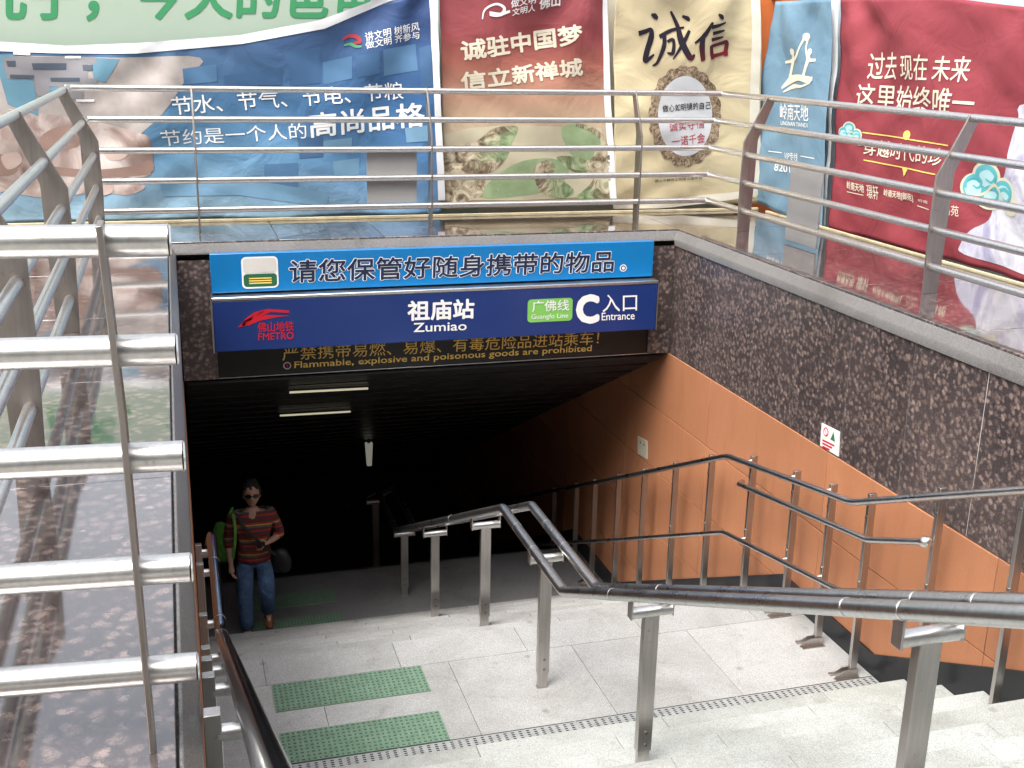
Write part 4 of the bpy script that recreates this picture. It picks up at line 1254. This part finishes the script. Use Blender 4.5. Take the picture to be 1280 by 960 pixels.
def cloud(cx, cy, s):
    lobes = ((-17, 4, 12, 14), (-3, -10, 15, 15), (14, 2, 13, 15), (0, 10, 16, 13), (22, 14, 9, 10))
    mar.patch([ell(cx+a*s, cy+b*s+a*s*.25, rx*s, ry*s, 24) for a, b, rx, ry in lobes], 'cloud_cream', .005, name='cloud')
    mar.patch([ell(cx+a*s, cy+b*s+a*s*.25, rx*s*.80, ry*s*.80, 24) for a, b, rx, ry in lobes[:4]], 'cloud_turq', .007, name='cloud')
    mar.patch([ell(cx+a*s, cy+(b+2)*s+a*s*.25, rx*s*.62, ry*s*.62, 24) for a, b, rx, ry in lobes[:4]], 'cloud_pale', .009, name='cloud')
    for ox, oy, q in ((-16, 0, .8), (-2, -10, 1.0), (15, 6, .8), (0, 8, .9)):
        mar.stroke([(cx+(ox-9*q)*s, cy+(oy+6*q+ox*.25)*s), (cx+(ox-8*q)*s, cy+(oy-5*q+ox*.25)*s), (cx+(ox+2*q)*s, cy+(oy-9*q+ox*.25)*s), (cx+(ox+9*q)*s, cy+(oy-1*q+ox*.25)*s), (cx+(ox+4*q)*s, cy+(oy+6*q+ox*.25)*s), (cx+(ox-2*q)*s, cy+(oy+2*q+ox*.25)*s)], [.010*s, .020*s, .022*s, .020*s, .014*s, .006*s], 'cloud_turq', .010, name='cloud')
    mar.stroke([(cx-20*s, cy+10*s), (cx-6*s, cy+6*s), (cx+6*s, cy-2*s), (cx+14*s, cy+14*s)], [.008*s, .018*s, .018*s, .008*s], 'cloud_cream', .011, name='cloud')
cloud(1236, 234, 1.25)
cloud(1066, 166, .55)

# thin timber batten along the foot of the cloth
M['batten'] = painted('pale_timber', (.55, .47, .30), .6, .2, 8)
a = MB(); a.box(-3.2, 5.25, YB_-.11, YB_-.075, ZL+.001, ZL+.022)
tag(obj('batten', a, 'batten', loc=(1, YB_-.09, ZL), bevel=.002), 'pale timber batten lying along the back edge of the ledge', 'batten')
a = MB(); a.box(XB-.13, XB-.10, 3.0, 9.4, ZL+.001, ZL+.02)
tag(obj('batten', a, 'batten', loc=(XB-.11, 6, ZL), bevel=.002), 'pale timber batten lying under the large red banner', 'batten')
a = MB(); a.tube([(XB-.02, 9.9, 1.965), (XB+.0, 8.0, 1.965)], .018, 12); a.tube([(XB+.0, 8.02, 1.965), (XB+.09, 8.02, 1.98)], .015, 8)
tag(obj('banner_pole', a, M['bolt'], loc=(XB, 9, 1.965)), 'thin dark pole holding the top of the pale blue banner', 'pole')

# ------------------------------------------------------------------ the person coming up from the lower landing
def skin_mesh(vs, es, rs, sub=2, root=0):
    me = bpy.data.meshes.new('skin'); me.from_pydata(vs, es, [])
    o = bpy.data.objects.new('skin', me); COL.objects.link(o)
    o.modifiers.new('s', 'SKIN').use_smooth_shade = True
    for i, d in enumerate(me.skin_vertices[0].data):
        r = rs[i]; d.radius = r if isinstance(r, tuple) else (r, r)
        d.use_root = (i == root)
    o.modifiers.new('u', 'SUBSURF').levels = sub
    dg = bpy.context.evaluated_depsgraph_get()
    out = bpy.data.meshes.new_from_object(o.evaluated_get(dg))
    bpy.data.objects.remove(o); bpy.data.meshes.remove(me)
    return out
def merge(meshes, mats_i=None):
    m_ = MB()
    for k, me in enumerate(meshes):
        m_.add([v.co.copy() for v in me.vertices], [tuple(p.vertices) for p in me.polygons], mats_i[k] if mats_i else 0)
        bpy.data.meshes.remove(me)
    return m_
def chain(pts, r, sub=2):
    return skin_mesh(pts, [(i, i+1) for i in range(len(pts)-1)], r, sub)
M['skin'] = painted('skin', (.42, .25, .18), .5, .08, 12)
M['hair'] = painted('dark_hair', (.018, .013, .011), .45, .4, 40)
M['jeans'] = painted('blue_denim', (.075, .135, .25), .75, .35, 9, .2)
M['shoe'] = painted('brown_shoe_leather', (.16, .055, .025), .5, .15, 9)
M['bag_green'] = painted('green_bag_cloth', (.10, .30, .045), .6, .18, 6, .3)
M['lens'] = mat('dark_lens', (.006, .006, .007), .12)
M['bag_black'] = painted('black_bag_cloth', (.012, .012, .013), .55, .2, 20)
M['strap'] = painted('dark_strap', (.055, .04, .045), .6, .1)
def shirt_mat():
    m = mat('striped_jersey', rough=.8, spec=.2)
    t, b = nodes(m)
    c = t.nodes.new('ShaderNodeTexCoord')
    s = t.nodes.new('ShaderNodeSeparateXYZ'); t.links.new(c.outputs['Object'], s.inputs[0])
    w1 = t.nodes.new('ShaderNodeMath'); w1.operation = 'MULTIPLY_ADD'
    t.links.new(s.outputs[2], w1.inputs[0]); w1.inputs[1].default_value = 7.4; w1.inputs[2].default_value = .25
    fr = t.nodes.new('ShaderNodeMath'); fr.operation = 'FRACT'; t.links.new(w1.outputs[0], fr.inputs[0])
    base = (.075, .045, .04); red = (.36, .035, .04); yel = (.50, .31, .05); gry = (.12, .10, .095)
    t.links.new(ramp(t, fr.outputs[0], [(0, base), (.14, red), (.28, base), (.42, gry), (.56, yel), (.64, red), (.76, base), (.90, (.16, .03, .035))], 'CONSTANT'), b.inputs['Base Color'])
    return m
M['shirt'] = shirt_mat()
for k_, sc_, d_ in (('shirt', 13, .03), ('jeans', 16, .025), ('bag_green', 12, .03), ('hair', 60, .02)):
    t_, b_ = nodes(M[k_]); bump(t_, b_, noise(t_, coord(t_), sc_, 4, .6, 1.2), .8, d_)
pe = empty('person', (.50, 9.50, L2), 'person in a striped jersey, blue jeans and sunglasses coming up the dark stairs', 'person')
PS_ = 1.0
J = dict(pel=(0, 0, .80), sp=(0, -.015, .95), ch=(0, -.025, 1.10), nb=(0, -.02, 1.24), nk=(0, -.03, 1.30),
         hR=(-.085, 0, .77), kR=(-.10, -.05, .42), aR=(-.095, -.01, .07), tR=(-.10, -.13, .03),
         hL=(.085, 0, .77), kL=(.095, -.10, .46), aL=(.10, .06, .20), tL=(.105, -.05, .115),
         sR=(-.165, -.01, 1.20), eR=(-.215, .02, .96), wR=(-.205, -.05, .745),
         sL=(.165, -.01, 1.20), eL=(.235, .01, .975), wL=(.125, -.16, .985))
def body():
    n = ['pel', 'sp', 'ch', 'nb', 'nk', 'hR', 'kR', 'aR', 'hL', 'kL', 'aL', 'sR', 'eR', 'wR', 'sL', 'eL', 'wL', 'tR', 'tL']
    r = [(.115, .085), (.105, .08), (.125, .085), (.07, .055), (.043, .043), .075, .052, .036, .075, .052, .036, .052, .036, .024, .052, .036, .024, .028, .028]
    ix = {k: i for i, k in enumerate(n)}
    e = [('pel', 'sp'), ('sp', 'ch'), ('ch', 'nb'), ('nb', 'nk'), ('pel', 'hR'), ('hR', 'kR'), ('kR', 'aR'), ('aR', 'tR'), ('pel', 'hL'), ('hL', 'kL'), ('kL', 'aL'), ('aL', 'tL'), ('ch', 'sR'), ('sR', 'eR'), ('eR', 'wR'), ('ch', 'sL'), ('sL', 'eL'), ('eL', 'wL')]
    return skin_mesh([J[k] for k in n], [(ix[a], ix[b]) for a, b in e], r)
def head():
    bm = bmesh.new()
    bmesh.ops.create_uvsphere(bm, u_segments=28, v_segments=20, radius=1)
    for v in bm.verts:
        x, y, z = v.co
        sx = .070*(1-.24*max(0, -z)**1.5); sy = .088*(1-.12*max(0, -z))
        p = Vector((x*sx, y*sy, z*.108))
        if y < 0:
            p.y *= .93
            nose = math.exp(-(p.x/.012)**2-((p.z+.012)/.026)**2)
            p.y -= .024*nose
            p.y += .007*(math.exp(-((abs(p.x)-.029)/.013)**2-((p.z-.012)/.012)**2))
            p.y -= .007*math.exp(-(p.x/.02)**2-((p.z+.052)/.008)**2)
            p.y += .004*math.exp(-(p.x/.022)**2-((p.z+.062)/.005)**2)
            p.y -= .010*math.exp(-(p.x/.026)**2-((p.z+.092)/.018)**2)
        v.co = p+Vector((0, -.045, 1.40))
    for s_ in (-1, 1):
        mm_ = Matrix.Translation((s_*.070, -.04, 1.395)) @ Matrix.Diagonal((.010, .02, .03, 1))
        bmesh.ops.create_uvsphere(bm, u_segments=10, v_segments=8, radius=1, matrix=mm_)
    me = bpy.data.meshes.new('head'); bm.to_mesh(me); bm.free(); return me
def hand(wr, dirv, side, curl, palm_n):
    wr, dirv, palm_n = Vector(wr), Vector(dirv).normalized(), Vector(palm_n).normalized()
    sd_ = dirv.cross(palm_n).normalized()*side
    out = [chain([wr-dirv*.03, wr+dirv*.02, wr+dirv*.05, wr+dirv*.075], [.020, (.026, .016), (.032, .015), (.030, .013)], 1)]
    for k, (o, l) in enumerate(((-.024, .058), (-.008, .068), (.008, .064), (.023, .050))):
        p = wr+dirv*.065+sd_*o; pts = [p]
        d_ = dirv.copy(); c_ = curl
        for f_ in (.45, .32, .23):
            d_ = (d_*math.cos(c_)+palm_n*math.sin(c_)); q = pts[-1]+d_*l*f_
            pts.append(q)
        out.append(chain(pts, [.0088, .0085, .0078, .0065], 1))
    p = wr+dirv*.02-sd_*.022
    out.append(chain([p, p-sd_*.022+dirv*.018, p-sd_*.026+dirv*.042+palm_n*.012, p-sd_*.018+dirv*.060+palm_n*.022], [.0115, .0105, .009, .0075], 1))
    return out
hr = hand(J['wR'], (.02, -.12, -1), 1, .38, (1, -.1, 0))
hl = hand(J['wL'], (-.80, -.55, .05), 1, .55, (-.2, .3, -1))
bm_ = merge([body(), head()]+hr+hl)
for v in bm_.v: v[:] = v*PS_+pe.location
bd = obj('body', bm_, 'skin', pe, ang=180)
def shirt():
    n = ['pl', 'pel', 'sp', 'ch', 'nb', 'sR', 'eR', 'fR', 'sL', 'eL', 'fL']
    P_ = dict(J); P_['pl'] = (0, 0, .74)
    P_['fR'] = tuple(Vector(J['eR']).lerp(Vector(J['wR']), .35)); P_['fL'] = tuple(Vector(J['eL']).lerp(Vector(J['wL']), .40)); P_['nb'] = (0, -.015, 1.215)
    r = [(.168, .132), (.166, .130), (.142, .114), (.150, .108), (.085, .066), .066, .054, .047, .066, .054, .047]
    ix = {k: i for i, k in enumerate(n)}
    e = [('pl', 'pel'), ('pel', 'sp'), ('sp', 'ch'), ('ch', 'nb'), ('ch', 'sR'), ('sR', 'eR'), ('eR', 'fR'), ('ch', 'sL'), ('sL', 'eL'), ('eL', 'fL')]
    return skin_mesh([P_[k] for k in n], [(ix[a], ix[b]) for a, b in e], r)
def jeans():
    n = ['wa', 'pel', 'hR', 'kR', 'aR', 'hL', 'kL', 'aL']
    P_ = dict(J); P_['wa'] = (0, -.005, .84)
    r = [(.138, .108), (.150, .115), .096, .074, .064, .094, .074, .064]
    ix = {k: i for i, k in enumerate(n)}
    e = [('wa', 'pel'), ('pel', 'hR'), ('hR', 'kR'), ('kR', 'aR'), ('pel', 'hL'), ('hL', 'kL'), ('kL', 'aL')]
    return skin_mesh([P_[k] for k in n], [(ix[a], ix[b]) for a, b in e], r)
def wear(name, meshes, m, **k):
    q = merge(meshes)
    for v in q.v: v[:] = v*PS_+pe.location
    return obj(name, q, m, pe, ang=180, **k)
wear('shirt', [shirt()], 'shirt'); wear('trousers', [jeans()], 'jeans')
for a_, t_2 in ((J['aR'], J['tR']), (J['aL'], J['tL'])):
    a_, t_2 = Vector(a_), Vector(t_2)
    hl_ = a_+Vector((0, .045, -.035))
    wear('shoe', [chain([hl_, a_+Vector((0, -.02, -.028)), t_2, t_2+Vector((0, -.045, -.004))], [.036, .042, (.042, .030), (.030, .022)], 2)], 'shoe')
bmh = bmesh.new()
bmesh.ops.create_uvsphere(bmh, u_segments=28, v_segments=20, radius=1)
for v in bmh.verts:
    x, y, z = v.co
    k_ = 1+.05*math.sin(9*x+5*z)+.04*math.sin(17*y+3*x)
    v.co = Vector((x*.083*k_, y*.096*k_+.018, z*.108*k_+.022))+Vector((0, -.035, 1.405))
bmesh.ops.delete(bmh, geom=[v for v in bmh.verts if (v.co.y < -.075 and v.co.z < 1.447 and abs(v.co.x) < .066) or v.co.z < 1.335], context='VERTS')
me_ = bpy.data.meshes.new('hair'); bmh.to_mesh(me_); bmh.free()
hair = wear('hair', [me_], 'hair'); hair.modifiers.new('thick', 'SOLIDIFY').thickness = .012
q = MB()
for s_ in (-1, 1):
    c_ = Vector((s_*.031, -.138, 1.412))
    ri = [c_+Vector((.027*math.cos(2*PI*i/16), .004+.010*abs(math.cos(2*PI*i/16)*1)*(1 if s_*math.cos(2*PI*i/16) > 0 else 0), .019*math.sin(2*PI*i/16))) for i in range(16)]
    q.prism(ri, (0, .005, 0))
    q.tube([(s_*.058, -.126, 1.416), (s_*.074, -.09, 1.414), (s_*.076, -.03, 1.408)], .0035, 6)
q.tube([(-.008, -.139, 1.416), (.008, -.139, 1.416)], .004, 6)
for v in q.v: v[:] = v*PS_+pe.location
obj('sunglasses', q, 'lens', pe)
q = MB()
q.add([(-.024, -.1335, 1.348), (0, -.1375, 1.352), (.024, -.1335, 1.348), (0, -.135, 1.341)], [(0, 1, 2, 3)])
# things carried: green shoulder bag, black shoulder bag, small camera
def carried(name, mb, m, lab, cat):
    for v in mb.v: v[:] = v+pe.location
    c_ = sum((v for v in mb.v), Vector())/len(mb.v)
    return tag(obj(name, mb, m, loc=c_, ang=60), lab, cat)
g_ = merge([chain([(-.245, .06, 1.12), (-.26, .07, .98), (-.265, .075, .84), (-.25, .07, .72)], [(.035, .075), (.05, .12), (.055, .14), (.045, .11)], 2),
            chain([(-.205, .02, 1.15), (-.19, -.04, 1.24), (-.165, -.01, 1.275), (-.175, .06, 1.24), (-.21, .09, 1.15)], [.012]*5, 1),
            chain([(-.165, -.075, 1.25), (-.155, -.13, 1.12), (-.165, -.135, .98), (-.19, -.10, .84)], [(.014, .006)]*4, 1)])
carried('shoulder_bag', g_, 'bag_green', 'bright green cloth bag hung on the person\'s shoulder by the handrail', 'bag')
k_ = merge([chain([(.20, -.03, .86), (.225, -.04, .79), (.235, -.04, .70), (.225, -.04, .62)], [(.045, .06), (.065, .10), (.07, .105), (.05, .08)], 2),
            chain([(-.12, -.10, 1.24), (-.10, -.150, 1.17), (-.01, -.172, 1.06), (.08, -.170, .95), (.18, -.12, .84)], [(.017, .008)]*5, 1)])
carried('shoulder_bag', k_, 'bag_black', 'black bag on a strap worn across the striped jersey', 'bag')
c_ = MB(); c_.box(.015, .085, -.225, -.20, .965, 1.012); c_.tube([(.045, -.225, .988), (.045, -.242, .988)], .016, 14)
carried('pocket_camera', c_, 'bag_black', 'small black camera held in the person\'s hand', 'camera')
